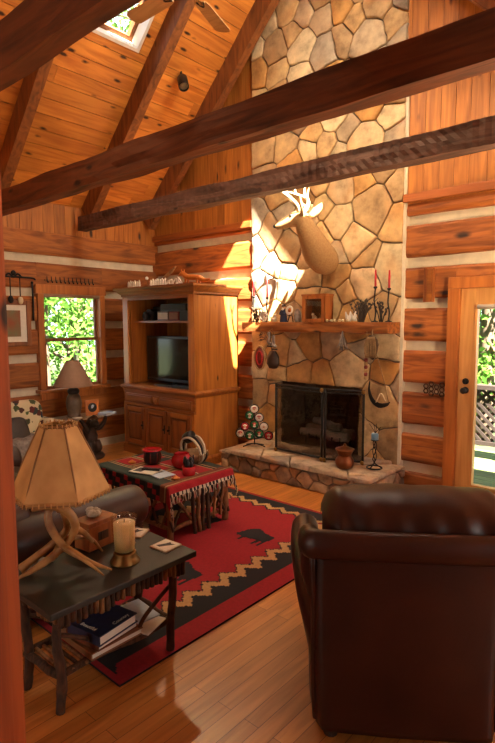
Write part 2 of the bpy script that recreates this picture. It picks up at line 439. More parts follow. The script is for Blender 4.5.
leftch = [(c-.046, c+.046) for c in (.41, .80, 1.19, 1.575, 1.96, 2.35)]
mpb = lambda u, d, z: V((u, YB+d, z))
mpl = lambda u, d, z: V((XL-d, u, z))
def ceil_z(x): return min(x+8.95, 2.85-x if x < 0 else 2.85, 5.9)

b = MB()
logwall(b, mpb, XL-.15, -4.12, gaps(bl, 0, 2.72), [], 'log_x')
logwall(b, mpb, -2.28, XR, gaps(backch, 0, 2.72), [(-1.76, -.66, -.01, 1.96)], 'log_x')
x = XL-.05
while x < XR:      # vertical gable boards
    w = R.choice((.13, .14, .15)); x1 = min(x+w-.004, XR)
    if not (x > -4.1 and x1 < -2.3):
        t = R.uniform(.85, 1.08); za, zb = max(2.75, ceil_z(x)+.1), max(2.75, ceil_z(x1)+.1)
        if max(za, zb) > 2.76:
            vs = [(x, YB+.0, 2.7), (x1, YB+.0, 2.7), (x1, YB+.0, zb), (x, YB, za), (x, YB+.03, 2.7), (x1, YB+.03, 2.7), (x1, YB+.03, zb), (x, YB+.03, za)]
            b.add(vs, [(0, 1, 2, 3), (4, 5, 6, 7), (0, 1, 5, 4), (1, 2, 6, 5), (2, 3, 7, 6), (3, 0, 4, 7)], 'board_z', (t, t*.98, t*.95, R.random()))
    x += w
for x0, x1 in ((XL-.2, -4.1), (-2.3, .2), (.2, XR+.2)):
    if x1 < 0: zz = [(x0, 2.7), (x1, 2.7), (x1, ceil_z(x1)+.12), (x0, ceil_z(x0)+.12)]
    else: zz = [(x0, 2.7), (x1, 2.7), (x1, 3.0), (x0, ceil_z(x0)+.2)]
    b.prism(zz, lambda u, v, h: V((u, YB+h, v)), .035, .2, 'dark')
struct(b, 'wall_back')

b = MB(); logwall(b, mpl, YF, YB+.1, gaps(leftch, 0, 2.68), [(3.05, 3.93, .78, 2.02)], 'log_y')
y = YF
while y < YB:
    w = .14; t = R.uniform(.85, 1.08); b.box(XL-.03, XL+.0, y, min(y+w-.004, YB), 2.66, 3.05, 'board_z', (t, t*.98, t*.95, R.random())); y += w
b.box(XL-.2, XL-.035, YF, YB+.1, 2.66, 3.1, 'dark')
struct(b, 'wall_left')

b = MB()   # front wall behind the viewer, its window opening added for fill light
def wallbox(b, ax, v, t, u0, u1, z0, z1, holes, m):
    us = sorted({u0, u1, *[q for h in holes for q in h[:2]]})
    for a, c in zip(us, us[1:]):
        seg = [(z0, z1)]
        for h in holes:
            if h[0] <= a+1e-4 and h[1] >= c-1e-4:
                seg = [q for s0, s1 in seg for q in ((s0, min(s1, h[2])), (max(s0, h[3]), s1)) if q[1]-q[0] > .01]
        for s0, s1 in seg:
            if ax == 'Y': b.box(a, c, v, v+t, s0, s1, m)
            else: b.box(v, v+t, a, c, s0, s1, m)
FH = [(-2.7, -1.7, .9, 2.1)]
wallbox(b, 'Y', YF-.2, .2, XL-.2, XR+.2, 0, 6.1, FH, 'board_z'); struct(b, 'wall_front')
RH = [(1.6, 3.2, .7, 2.3)]  # opening in the unseen right wall, added for fill light
b = MB(); wallbox(b, 'X', XR, .2, YF-.2, YB+.2, 0, 3.0, RH, 'board_z'); struct(b, 'wall_right')

# ceiling: two board-clad slopes, a flat aisle, skylight openings
c45 = math.sqrt(.5)
SKL = (-4.60, -4.02, 3.0, 3.54)        # x0,x1,y0,y1 on the left slope
SKR = (-2.44, -1.56, 3.22, 3.99)
SKF = (-2.2, -1.5, -1.6, -.6)  # unseen opening on the right slope, added for fill light
b = MB()
def mleft(s, y, h): return V((XL+s*c45+h*c45, y, 3.0+s*c45-h*c45))
def mright(s, y, h): return V((-3.05+s*c45-h*c45, y, 5.9-s*c45-h*c45))
def slope(b, mp, L, holes, s_start=-.15):
    s = s_start; w = .165; F6 = [(0, 1, 3, 2), (4, 6, 7, 5), (0, 4, 5, 1), (2, 3, 7, 6), (0, 2, 6, 4), (1, 5, 7, 3)]
    stops = sorted(q for h in holes for q in h[:2])
    while s < L-.02:
        e = min(s+w, L)
        for q in stops:
            if s+.004 < q < e: e = q; break
        cuts = [YF, YB+.05]; y = YF+R.uniform(.5, 2.5)
        while y < YB: cuts.append(y); y += R.uniform(1.8, 3.2)
        cuts = sorted(cuts)
        for a, c in zip(cuts, cuts[1:]):
            parts = [(a, c-.003)]
            for h in holes:
                if e > h[0]+.004 and s < h[1]-.004:
                    parts = [q for p0, p1 in parts for q in ((p0, min(p1, h[2])), (max(p0, h[3]), p1)) if q[1]-q[0] > .01]
            for p0, p1 in parts:
                t = R.uniform(.84, 1.08)
                vs = [mp(u, v, h) for u in (s, e-.005) for v in (p0, p1) for h in (0, -.02)]
                b.add(vs, F6, 'board_y', (t, t*R.uniform(.95, 1), t*R.uniform(.9, 1), R.random()))
        s = e
    ss = sorted({s_start-.2, L+.15, *stops})
    for a0, a1 in zip(ss, ss[1:]):
        parts = [(YF-.2, YB+.2)]
        for h in holes:
            if a1 > h[0]+.004 and a0 < h[1]-.004:
                parts = [q for p0, p1 in parts for q in ((p0, min(p1, h[2])), (max(p0, h[3]), p1)) if q[1]-q[0] > .01]
        for v0, v1 in parts: b.add([mp(u, v, h) for u in (a0, a1) for v in (v0, v1) for h in (-.024, -.2)], F6, 'dark')
LS = 2.9/c45
sL0, sL1 = (SKL[0]-XL)/c45, (SKL[1]-XL)/c45
sR0, sR1 = (SKR[0]+3.05)/c45, (SKR[1]+3.05)/c45
sF0, sF1 = (SKF[0]+3.05)/c45, (SKF[1]+3.05)/c45
slope(b, mleft, LS, [(sL0, sL1, SKL[2], SKL[3])])
slope(b, mright, 3.05/c45, [(sR0, sR1, SKR[2], SKR[3]), (sF0, sF1, SKF[2], SKF[3])], 0)
b.box(0, XR+.2, YF-.2, YB+.2, 2.85, 3.05, 'board_y')
struct(b, 'ceiling')

# skylights
def skylight(name, mp, s0, s1, y0, y1):
    t = MB(); w = .03
    for a0, a1, v0, v1 in ((s0, s0+w, y0+w, y1-w), (s1-w, s1, y0+w, y1-w), (s0, s1, y0, y0+w), (s0, s1, y1-w, y1)):
        vs = [mp(u, v, h) for u in (a0, a1) for v in (v0, v1) for h in (.012, -.2)]
        t.add(vs, [(0, 1, 3, 2), (4, 6, 7, 5), (0, 4, 5, 1), (2, 3, 7, 6), (0, 2, 6, 4), (1, 5, 7, 3)], 'white')
    o = struct(t, name)
    t = MB(); w2 = .075
    for a0, a1, v0, v1 in ((s0+.03, s0+w2, y0+w2, y1-w2), (s1-w2, s1-.03, y0+w2, y1-w2), (s0+.03, s1-.03, y0+.03, y0+w2), (s0+.03, s1-.03, y1-w2, y1-.03)):
        vs = [mp(u, v, h) for u in (a0, a1) for v in (v0, v1) for h in (-.13, -.19)]
        t.add(vs, [(0, 1, 3, 2), (4, 6, 7, 5), (0, 4, 5, 1), (2, 3, 7, 6), (0, 2, 6, 4), (1, 5, 7, 3)], 'sash')
    t.build('sash', parent=o)
    t = MB(); vs = [mp(u, v, h) for u in (s0+.07, s1-.07) for v in (y0+.07, y1-.07) for h in (-.165, -.17)]
    t.add(vs, [(0, 1, 3, 2), (4, 6, 7, 5), (0, 4, 5, 1), (2, 3, 7, 6), (0, 2, 6, 4), (1, 5, 7, 3)], 'glass'); t.build('pane', parent=o)
skylight('window_2', mleft, sL0, sL1, SKL[2], SKL[3])
skylight('window_3', mright, sR0, sR1, SKR[2], SKR[3])
skylight('added_window_4', mright, sF0, sF1, SKF[2], SKF[3])  # extra skylight added out of view to brighten the left slope

# trim boards on top of the back logs
b = MB(); b.box(XL, -4.14, YB-.045, YB+.03, 2.71, 2.785, 'trimx', bev=.006); struct(b, 'trim_1')
b = MB(); b.box(-2.26, XR, YB-.045, YB+.03, 2.71, 2.785, 'trimx', bev=.006); struct(b, 'trim_2')
b = MB(); b.box(XL+.005, XL+.03, 1.0, YB-.02, 0, .1, 'chink'); b.build('baseboard_left', kind='structure')

# left window
def left_window():
    y0, y1, z0, z1 = 3.04, 3.94, .77, 2.03
    b = MB(); X0, X1 = XL-.08, XL+.035
    for yy0, yy1 in ((y0, y0+.075), (y1-.075, y1)): b.box(X0, X1, yy0, yy1, z0+.04, z1-.085, 'trimw', bev=.006)
    b.box(X0, X1, y0-.02, y1+.02, z1-.085, z1+.02, 'trimw', bev=.006)
    o = struct(b, 'window_1')
    b = MB(); b.box(XL-.08, XL+.075, y0-.03, y1+.03, z0, z0+.04, 'trimw', bev=.008); b.box(XL, XL+.03, y0, y1, z0-.08, z0, 'trimw', bev=.006); b.build('window_sill', parent=o)
    iy0, iy1, iz0, iz1, zm = y0+.075, y1-.075, z0+.04, z1-.085, 1.40
    for k, (a, c, dx) in enumerate(((iz0, zm+.02, -.03), (zm-.02, iz1, -.06))):
        b = MB(); w = .035
        for q in ((iy0, iy0+w, a, c), (iy1-w, iy1, a, c), (iy0+w, iy1-w, a, a+w), (iy0+w, iy1-w, c-w, c)): b.box(XL+dx-.015, XL+dx+.015, *q, 'sash')
        s = b.build('sash', parent=o)
        b = MB(); b.box(XL+dx-.003, XL+dx+.003, iy0+.03, iy1-.03, a+.03, c-.03, 'glass'); b.build('pane', parent=s)
    b = MB(); b.tube([(XL+.02, iy0, iz1-.02), (XL+.02, iy1, iz1-.02)], .022, 'taupe', n=10, k=1); b.build('rolled_blind', parent=o)
left_window()

# glazed door in the back wall
def door():
    x0, x1, z1 = -1.814, -.6, 2.0
    b = MB()
    for a, c in ((x0, x0+.1), (x1-.1, x1)): b.box(a, c, YB-.04, YB+.16, 0, z1-.1, 'trimw', bev=.006)
    b.box(x0, x1, YB-.04, YB+.16, z1-.1, z1, 'trimw', bev=.006)
    o = struct(b, 'door_1')
    a, c = x0+.1, x1-.1; y0, y1 = YB+.01, YB+.055
    b = MB()
    b.box(a, a+.13, y0, y1, .01, z1-.1, 'doorw', bev=.004); b.box(c-.13, c, y0, y1, .01, z1-.1, 'doorw', bev=.004)
    b.box(a+.13, c-.13, y0, y1, .01, .13, 'doorw'); b.box(a+.13, c-.13, y0, y1, z1-.23, z1-.1, 'doorw')
    for q in ((a+.13, a+.15, .13, z1-.23), (c-.15, c-.13, .13, z1-.23), (a+.15, c-.15, .13, .15), (a+.15, c-.15, z1-.25, z1-.23)): b.box(q[0], q[1], y0-.008, y1+.008, q[2], q[3], 'doorw')
    d = b.build('door_leaf', parent=o)
    b = MB(); b.box(a+.14, c-.14, y0+.018, y0+.024, .14, z1-.24, 'glass'); b.build('pane', parent=d)
    b = MB(); b.tube([(a+.155, y0-.02, z1-.262), (c-.155, y0-.02, z1-.262)], .02, 'white', n=10, k=1); b.build('rolled_blind', parent=d)
    b = MB(); b.lathe([(.03, 0), (.03, .008), (.014, .012), (.012, .04), (.026, .05), (.028, .066), (.016, .078), (0, .08)], (a+.068, y0, 1.0), 'iron', 16, T=Matrix.Rotation(PI/2, 4, 'X')); b.build('door_knob', parent=d)
    b = MB(); b.lathe([(.028, 0), (.028, .012), (.02, .02), (0, .021)], (a+.068, y0, 1.08), 'iron', 16, T=Matrix.Rotation(PI/2, 4, 'X')); b.box(a+.062, a+.074, y0-.045, y0-.02, 1.06, 1.10, 'iron'); b.build('deadbolt', parent=d)
    b = MB(); b.box(x0+.1, x1-.1, YB-.02, YB+.18, 0, .012, 'sash'); b.build('threshold', parent=o)
door()

# ---- outside
b = MB(); b.box(-40, 30, -30, 40, -.6, -.5, 'ground'); struct(b, 'ground')
b = MB(); y = YB+.22
while y < 7.0: b.box(-6, 4, y, y+.13, -.1, -.05, 'deck'); y += .138
b.box(-6, 4, YB+.2, 7.0, -.5, -.11, 'railw'); struct(b, 'deck')
t = thing('deck_railing', 'brown lattice deck railing seen through the glass door', 'railing', (-1, 6.6, -.05))
b = MB(); b.box(-5, 3, 6.53, 6.67, .80, .85, 'railw'); b.build('top_rail', parent=t)
b = MB(); b.box(-5, 3, 6.57, 6.63, .12, .17, 'railw'); b.build('bottom_rail', parent=t)
b = MB(); x = -5.0
while x < 3:
    for sg in (1, -1):
        xa, xb = (x, x+.63) if sg > 0 else (x+.63, x)
        dx = V((xb-xa, 0, .63)).normalized(); nn = V((dx.z, 0, -dx.x))*.018
        b.add([V((xa, 6.6+sg*.006-.005, .17))+nn, V((xa, 6.6+sg*.006-.005, .17))-nn, V((xb, 6.6+sg*.006-.005, .80))-nn, V((xb, 6.6+sg*.006-.005, .80))+nn,
               V((xa, 6.6+sg*.006+.005, .17))+nn, V((xa, 6.6+sg*.006+.005, .17))-nn, V((xb, 6.6+sg*.006+.005, .80))-nn, V((xb, 6.6+sg*.006+.005, .80))+nn],
              [(0, 1, 2, 3), (4, 5, 6, 7), (0, 1, 5, 4), (1, 2, 6, 5), (2, 3, 7, 6), (3, 0, 4, 7)], 'railw')
    x += .105
b.build('lattice_panel', parent=t)
for x in (-5, -3.4, -1.74, 0, 1.6, 3):
    b = MB(); b.box(x-.045, x+.045, 6.555, 6.645, -.05, .8, 'railw'); b.build('post', parent=t)

def tree(label, x, y, h, cr, cz, n, lean=0):
    t = thing('broadleaf_tree', label, 'tree', (x, y, -.5), group=None)
    b = MB(); pts = [(x, y, -.5), (x+lean*.3, y, h*.3), (x+lean*.7, y+.1, h*.6), (x+lean, y, h*.95)]
    b.tube(pts, [.16, .12, .08, .03], 'trunk', 8)
    for k in range(6):
        a = k*1.1+x; z = cz-cr*.5+k*cr*.2; q = V((x+lean*z/h, y, z))
        b.tube([q, q+V((math.cos(a)*cr*.4, math.sin(a)*cr*.4, cr*.25)), q+V((math.cos(a)*cr*.8, math.sin(a)*cr*.8, cr*.4))], [.05, .03, .01], 'trunk', 5, 2)
    b.build('trunk', parent=t)
    b = MB(); vs = []
    cl = [V((R.gauss(0, .5), R.gauss(0, .5), R.gauss(0, .55)))*cr for _ in range(26)]
    for i in range(n):
        c = R.choice(cl); p = V((x+lean*.8, y, cz))+c+V((R.gauss(0, 1), R.gauss(0, 1), R.gauss(0, .8)))*cr*.2
        u = V((R.gauss(0, 1), R.gauss(0, 1), R.gauss(0, 1))).normalized(); w = u.cross(V((R.gauss(0, 1), R.gauss(0, 1), R.gauss(0, 1)))).normalized()
        s = R.uniform(.05, .1)
        b.add([p-u*s, p+w*s*.5, p+u*s, p-w*s*.5], [(0, 1, 2, 3)], 'leaf', R.uniform(.1, 1))
    b.build('crown', parent=t)
tree('leafy tree nearest outside the left window, its crown low', -10.0, 5.2, 5.0, 1.7, 2.3, 2600)
tree('tree beyond the left window on its left side, sparse bright crown', -12.0, 4.3, 6.0, 2.0, 2.6, 2600)
tree('tree farthest back through the left window, on its right', -13.5, 8.2, 7.0, 2.6, 3.0, 3000)
tree('low bushy tree filling the bottom of the left window', -11.0, 6.4, 2.6, 1.6, .8, 2600)
tree('slender pale trunk tree seen straight through the door glass', -2.9, 9.4, 6.5, 1.7, 2.4, 6000, .1)
tree('bushy tree behind the deck railing at left of the door glass', -4.2, 12.2, 6, 2.4, 2.6, 5000)
tree('tree behind the deck railing at right edge of the photo', -2.2, 12.5, 7, 2.4, 2.2, 3000)
tree('tall tree whose top shows through the skylight', -11.5, 9.2, 11, 2.2, 9.4, 2400)

# ------------------------------------------------------------------ timbers
def timber(name, label, cat_, p0, p1, w, h, m, amp, sd, adze=0, nseg=None):
    """beam along X: p0=(x0,y0,z0) lower near corner"""
    x0, x1 = p0[0], p1; n = nseg or int((x1-x0)/.07); vs = []; fs = []
    ring = [(0, 0), (.5, -.006), (1, 0), (1, .33), (1, .66), (1, 1), (.5, 1), (0, 1), (0, .75), (0, .5), (0, .25)]; k = len(ring)
    for i in range(n+1):
        x = x0+(x1-x0)*i/n
        for j, (a, c) in enumerate(ring):
            d = noise.noise(V((x*2, j*.7, sd)))*amp+noise.noise(V((x*9, j*3.1, sd+4)))*amp*.5
            sc = adze*abs(math.sin(x*44+c*1.5+noise.noise(V((x*3, c, sd)))*2)) if a == 0 else 0
            vs.append((x, p0[1]+a*w+(d+sc)*(1 if a == 0 else -1 if a == 1 else 0), p0[2]+c*h+noise.noise(V((x*1.7, a*3, sd+c)))*amp*1.3))
    for i in range(n):
        for j in range(k): fs.append((i*k+j, i*k+(j+1) % k, (i+1)*k+(j+1) % k, (i+1)*k+j))
    fs.append(tuple(range(k))); fs.append(tuple(n*k+j for j in range(k)))
    b = MB(); b.add(vs, fs, m, (1, 1, 1, R.random()))
    o = b.build(name, at=((x0+x1)/2, p0[1]+w/2, p0[2])); return tag(o, label, cat_)
timber('tie_beam', 'thick reddish rough-sawn tie beam crossing the middle of the photo', 'beam', (XL+.02, 2.40, 2.70), XR-.05, .13, .20, 'beam', .011, 3)
timber('tie_beam', 'darker adzed tie beam nearest the stone chimney, just above the deer', 'beam', (-5.84, 3.53, 2.705), XR-.05, .13, .165, 'beam_hewn', .010, 8, .013, 220)
timber('tie_beam', 'tie beam nearest the camera, cutting the top left corner', 'beam', (XL+.02, 1.255, 2.85), XR-.05, .105, .23, 'beam', .007, 15)
def rafter(y, label, lo=.0, side=1):
    b = MB(); n = 24; vs = []; fs = []
    mp = mleft if side > 0 else mright; L = LS-.02 if side > 0 else 3.0/c45
    ring = [(0, 0), (0, .5), (0, 1), (.5, 1.0), (1, 1), (1, .5), (1, 0)]; k = len(ring)
    for i in range(n+1):
        s = lo+(L-lo)*i/n
        for j, (a, h) in enumerate(ring):
            d = noise.noise(V((s*2, j*.9, y*7)))*.01
            vs.append(mp(s, y+a*.10+d, -.01+h*.222+d*.5))
    for i in range(n):
        for j in range(k): fs.append((i*k+j, i*k+(j+1) % k, (i+1)*k+(j+1) % k, (i+1)*k+j))
    fs.append(tuple(range(k))); fs.append(tuple(n*k+j for j in range(k)))
    b.add(vs, fs, 'rafter', (1, 1, 1, R.random())); o = b.build('rafter', at=mp(lo, y+.05, 0)); tag(o, label, 'rafter')
rafter(1.42, 'sloping roof rafter above the nearest tie beam, at the top left corner')
rafter(2.54, 'sloping roof rafter at the left edge, above the thick reddish tie beam')
rafter(3.66, 'sloping roof rafter between the skylight and the small ceiling spotlight')
rafter(4.585, 'sloping roof rafter farthest back, meeting the stone chimney')
for y in (2.54, 4.585): rafter(y, 'right-hand roof rafter '+('over the thick reddish tie beam' if y < 3 else 'beside the top of the stone chimney'), 0, -1)

# foreground post
b = MB(); b.box(-1.60, -1.455, .50, .66, 0, 3.9, 'post', bev=.008); b.box(-1.458, -1.43, .50, .615, 0, 3.9, 'post', bev=.004); o = b.build('timber_post', at=(-1.53, .57, 0)); tag(o, 'red-brown timber post standing at the left edge in the foreground', 'post')

# ------------------------------------------------------------------ stone fireplace
PAL = ['#cdb083', '#bf9f72', '#d8c29a', '#b3a084', '#c39a62', '#d0b690', '#a99c88', '#c09458', '#d6c4a0', '#b0946e', '#c8a674', '#9c9082', '#d0b484', '#b8a284']
def clip(poly, n, d):
    out = []
    for i in range(len(poly)):
        a, c = poly[i], poly[(i+1) % len(poly)]
        da, dc = a[0]*n[0]+a[1]*n[1]-d, c[0]*n[0]+c[1]*n[1]-d
        if da <= 0: out.append(a)
        if (da < 0 < dc) or (dc < 0 < da):
            t = da/(da-dc); out.append((a[0]+(c[0]-a[0])*t, a[1]+(c[1]-a[1])*t))
    return out
def cells(x0, x1, z0, z1, dmin, gap, rnd, aniso=1.0):
    pts = []
    for _ in range(6000):
        p = (rnd.uniform(x0, x1), rnd.uniform(z0, z1)); d = dmin*rnd.choice((.72, 1, 1, 1.25))
        if all(math.hypot(p[0]-q[0], (p[1]-q[1])*aniso) > (d+q[2])/2*1.0 for q in pts): pts.append((p[0], p[1], d))
    res = []
    for p in pts:
        poly = [(x0+gap/2, z0+gap/2), (x1-gap/2, z0+gap/2), (x1-gap/2, z1-gap/2), (x0+gap/2, z1-gap/2)]
        for q in pts:
            if q is p or math.hypot(p[0]-q[0], p[1]-q[1]) > dmin*5: continue
            n = (q[0]-p[0], (q[1]-p[1])*aniso**2); L = math.hypot(*n)
            mid = ((p[0]+q[0])/2, (p[1]+q[1])/2); w = (p[2]**2-q[2]**2)*.22/L
            n = (n[0]/L, n[1]/L); d = mid[0]*n[0]+mid[1]*n[1]-gap/2*rnd.uniform(.7, 1.3)+w
            poly = clip(poly, n, d)
            if len(poly) < 3: break
        if len(poly) >= 3: res.append(poly)
    return res
def area(p): return abs(sum(a[0]*c[1]-c[0]*a[1] for a, c in zip(p, p[1:]+p[:1])))/2
def stone(mb, poly, fn, depth, m, rnd, pal=PAL):
    if area(poly) < .0012: return
    cx = sum(p[0] for p in poly)/len(poly); cz = sum(p[1] for p in poly)/len(poly)
    pp = []
    for a, c in zip(poly, poly[1:]+poly[:1]):          # cut the corners, then roughen the edges
        L = math.hypot(c[0]-a[0], c[1]-a[1])
        if L < .012: continue
        f = min(.3, .006/L); k = max(1, int(L/.05))
        for i in range(k+1):
            t = f+(1-2*f)*i/k; pp.append((a[0]+(c[0]-a[0])*t, a[1]+(c[1]-a[1])*t))
    if len(pp) < 3: return
    pp = [(x+noise.noise(V((x*14, z*14, 3)))*.013, z+noise.noise(V((x*14, z*14, 9)))*.013) for x, z in pp]
    n = len(pp); dep = depth*rnd.uniform(.7, 1.25); tx, tz = rnd.uniform(-.05, .05), rnd.uniform(-.05, .05)
    rings = [(1, 0), (1, dep*.65), (.975, dep*.92), (.9, dep)]; vs = []
    for sc, h in rings:
        for x, z in pp:
            xx, zz = cx+(x-cx)*sc, cz+(z-cz)*sc
            hh = h+((xx-cx)*tx+(zz-cz)*tz+noise.noise(V((xx*6, zz*6, 1)))*.008 if h else 0)
            vs.append(fn(xx, zz, hh))
    vs.append(fn(cx, cz, dep*1.04+.002)); fs = []
    for i in range(len(rings)-1):
        for j in range(n): fs.append((i*n+j, i*n+(j+1) % n, (i+1)*n+(j+1) % n, (i+1)*n+j))
    o = (len(rings)-1)*n
    for j in range(n): fs.append((o+j, o+(j+1) % n, len(vs)-1))
    c = lin(rnd.choice(pal)); t = rnd.uniform(.78, 1.08)
    mb.add(vs, fs, m, (c[0]*t, c[1]*t, c[2]*t, rnd.random()), True)

fp = thing('stone_fireplace', 'tall tan flagstone chimney with raised stone hearth and open firebox', 'fireplace', (-3.2, 4.45, 0))
CX0, CX1, CY = -4.14, -2.26, 4.805
FX0, FX1, FZ0, FZ1 = -3.70, -2.70, .235, .93
b = MB()
b.box(CX0, FX0, CY, YB+.2, .0, FZ1, 'mortar'); b.box(FX1, CX1, CY, YB+.2, .0, FZ1, 'mortar')
b.box(CX0, CX1, CY, YB+.2, FZ1, 6.0, 'mortar'); b.box(FX0, FX1, CY, YB+.2, 0, FZ0, 'mortar')
b.build('mortar_bed', parent=fp)
rn = random.Random(5); b = MB(); rect = (FX0, FX1, FZ0, FZ1)
for poly in cells(CX0, CX1, 0, 5.95, .255, .013, rn, .95):
    x0, x1 = min(p[0] for p in poly), max(p[0] for p in poly); z0, z1 = min(p[1] for p in poly), max(p[1] for p in poly)
    if z0 > ceil_z((x0+x1)/2)+.25: continue
    if x1 > FX0 and x0 < FX1 and z0 < FZ1 and z1 > FZ0:
        parts = [clip(poly, (0, -1), -(FZ1+.004)), clip(clip(poly, (0, 1), FZ1-.006), (1, 0), FX0-.004), clip(clip(poly, (0, 1), FZ1-.006), (-1, 0), -(FX1+.004))]
    else: parts = [poly]
    for q in parts:
        if len(q) >= 3: stone(b, q, lambda u, v, h: V((u, CY-h, v)), .034, 'stone', rn)
b.build('flagstone_facing', parent=fp)
b = MB()   # firebox lining
b.box(FX0-.05, FX0, CY+.05, 5.3, .0, FZ1+.1, 'soot'); b.box(FX1, FX1+.05, CY+.05, 5.3, 0, FZ1+.1, 'soot')
b.box(FX0, FX1, 5.25, 5.3, 0, FZ1+.1, 'soot'); b.box(FX0, FX1, CY, 5.3, FZ1, FZ1+.1, 'soot'); b.box(FX0, FX1, CY+.02, 5.3, FZ0-.05, FZ0, 'soot')
for k in range(9):
    z = FZ0+k*.075
    for j in range(3):
        y = 4.78+j*.16+(k % 2)*.06; t = R.uniform(.7, 1.2)
        b.box(FX0, FX0+.012, y, min(y+.15, 5.25), z+.006, z+.07, 'soot', t); b.box(FX1-.012, FX1, y, min(y+.15, 5.25), z+.006, z+.07, 'soot', t)
    for j in range(6):
        x = FX0+j*.17-(k % 2)*.05; t = R.uniform(.7, 1.2); b.box(max(x, FX0), min(x+.16, FX1), 5.238, 5.25, z+.006, z+.07, 'soot', t)
b.build('firebox', parent=fp)
HX0, HX1, HY = -4.0, -2.2, 4.10
b = MB(); b.box(HX0+.02, HX1-.02, HY+.03, CY, 0, .19, 'mortar')
for poly in cells(HX0, HX1, .0, .185, .15, .012, rn, 1.2): stone(b, poly, lambda u, v, h: V((u, HY+.03-h, v)), .034, 'hearthstone', rn, ['#a08a72', '#8e7a66', '#b39a7c', '#7c6c60', '#a9825c', '#94806e'])
for poly in cells(HY, CY, .0, .185, .15, .012, rn, 1.2):
    stone(b, poly, lambda u, v, h: V((HX1-.02+h, u, v)), .03, 'hearthstone', rn, ['#a08a72', '#8e7a66', '#b39a7c', '#7c6c60']); stone(b, poly, lambda u, v, h: V((HX0+.02-h, u, v)), .03, 'hearthstone', rn, ['#a08a72', '#8e7a66', '#b39a7c', '#7c6c60'])
b.box(HX0+.01, HX1-.01, HY+.02, CY, .185, .2, 'mortar')
for poly in cells(HX0-.02, HX1+.02, HY-.03, CY-.005, .36, .012, rn, .8): stone(b, poly, lambda u, v, h: V((u, v, .196+h)), .036, 'hearthstone', rn, ['#a39080', '#94826f', '#b09a82', '#8a7b70', '#a58a6a'])
b.build('hearth', parent=fp)
# mantel: split log slab
b = MB(); vs = []; fs = []; n = 40; ring = [(0, 0), (.12, -.01), (.345, 0), (.345, .1), (.1, .1), (0, .1), (-.01, .07), (-.006, .03)]; k = len(ring)
for i in range(n+1):
    x = -4.07+(1.80)*i/n
    for j, (a, c) in enumerate(ring):
        vs.append((x, 4.53+a*.78+noise.noise(V((x*5, j*.8, 2)))*.014*(a < .2), 1.505+c+noise.noise(V((x*4, j*.5, 6)))*.010*(c < .09)))
for i in range(n):
    for j in range(k): fs.append((i*k+j, i*k+(j+1) % k, (i+1)*k+(j+1) % k, (i+1)*k+j))
fs += [tuple(range(k)), tuple(n*k+j for j in range(k))]
b.add(vs, fs, 'mantel'); b.build('mantel', parent=fp)
b = MB(); b.box(CX1-.004, CX1+.024, 4.782, 4.86, .0, 3.9, 'chink'); b.build('edge_mortar', parent=fp)

# fire: grate, logs, screen
t = thing('fire_grate', 'black iron fire grate inside the firebox', 'grate', (-3.2, 4.98, FZ0))
b = MB()
for k in range(6): x = -3.45+k*.1; b.tube([(x, 4.84, FZ0+.13), (x, 4.86, FZ0+.08), (x, 5.12, FZ0+.08), (x, 5.14, FZ0+.13)], .009, 'iron', 6)
b.build('grate_bars', parent=t)
for x in (-3.42, -2.98):
    for y in (4.88, 5.1):
        b = MB(); b.tube([(x, y, FZ0), (x, y, FZ0+.08)], .01, 'iron', 6, 1); b.build('leg', parent=t)
for lab, p0, p1, r in (('ashen front fire log lying along the grate', (-3.5, 4.9, .36), (-2.9, 4.93, .36), .05), ('ashen back fire log on the grate', (-3.52, 5.06, .37), (-2.92, 5.08, .37), .06), ('upper ashen fire log slanting across the two lower logs', (-3.4, 5.02, .48), (-3.0, 4.93, .46), .045)):
    b = MB(); p0, p1 = V(p0), V(p1); b.tube([p0, p0.lerp(p1, .3)+V((0, .01, .01)), p0.lerp(p1, .7)-V((0, 0, .008)), p1], [r*.9, r, r*1.05, r*.92], 'log_burn', 10, rough=.25)
    tag(b.build('fire_log', at=p0.lerp(p1, .5)), lab, 'log', 'logs on the fire grate')
t = thing('fire_screen', 'black folding fire screen with brass corners on the stone hearth', 'fire screen', (-3.1, 4.36, .238))
def leaf(p0, p1):
    p0, p1 = V(p0), V(p1); z0, z1 = .25, .965; d = (p1-p0).normalized(); nn = V((-d.y, d.x, 0))
    b = MB()
    for q in (p0, p1): b.tube([q+V((0, 0, z0-.012)), q+V((0, 0, z1))], .013, 'iron', 8, 1)
    for z in (z0+.02, z1-.012): b.tube([p0+V((0, 0, z)), p1+V((0, 0, z))], .012, 'iron', 8, 1)
    f = b.build('screen_frame', parent=t)
    b = MB(); a, c = p0+d*.012, p1-d*.012
    b.add([a+nn*.002+V((0, 0, z0+.03)), c+nn*.002+V((0, 0, z0+.03)), c+nn*.002+V((0, 0, z1-.02)), a+nn*.002+V((0, 0, z1-.02)), a-nn*.002+V((0, 0, z0+.03)), c-nn*.002+V((0, 0, z0+.03)), c-nn*.002+V((0, 0, z1-.02)), a-nn*.002+V((0, 0, z1-.02))],
          [(0, 1, 2, 3), (4, 5, 6, 7), (0, 1, 5, 4), (1, 2, 6, 5), (2, 3, 7, 6), (3, 0, 4, 7)], 'steelmesh'); b.build('mesh_panel', parent=f)
    b = MB(); b.tube([p0+V((0, -.016, z1-.04)), p1+V((0, -.016, z1-.04))], .006, 'iron', 6, 1); b.build('top_rod', parent=f)
    for q, z in ((p1, z1-.02), (p0, z0+.01), (p1, z0+.01)):
        b = MB(); b.ball(q+V((0, -.012, z)), (.022, .014, .022), 'brass', 10); b.build('brass_fitting', parent=f)['label'] = 'brass corner fitting'
leaf((-3.44, 4.36, 0), (-2.845, 4.33, 0)); leaf((-2.81, 4.33, 0), (-2.47, 4.47, 0))

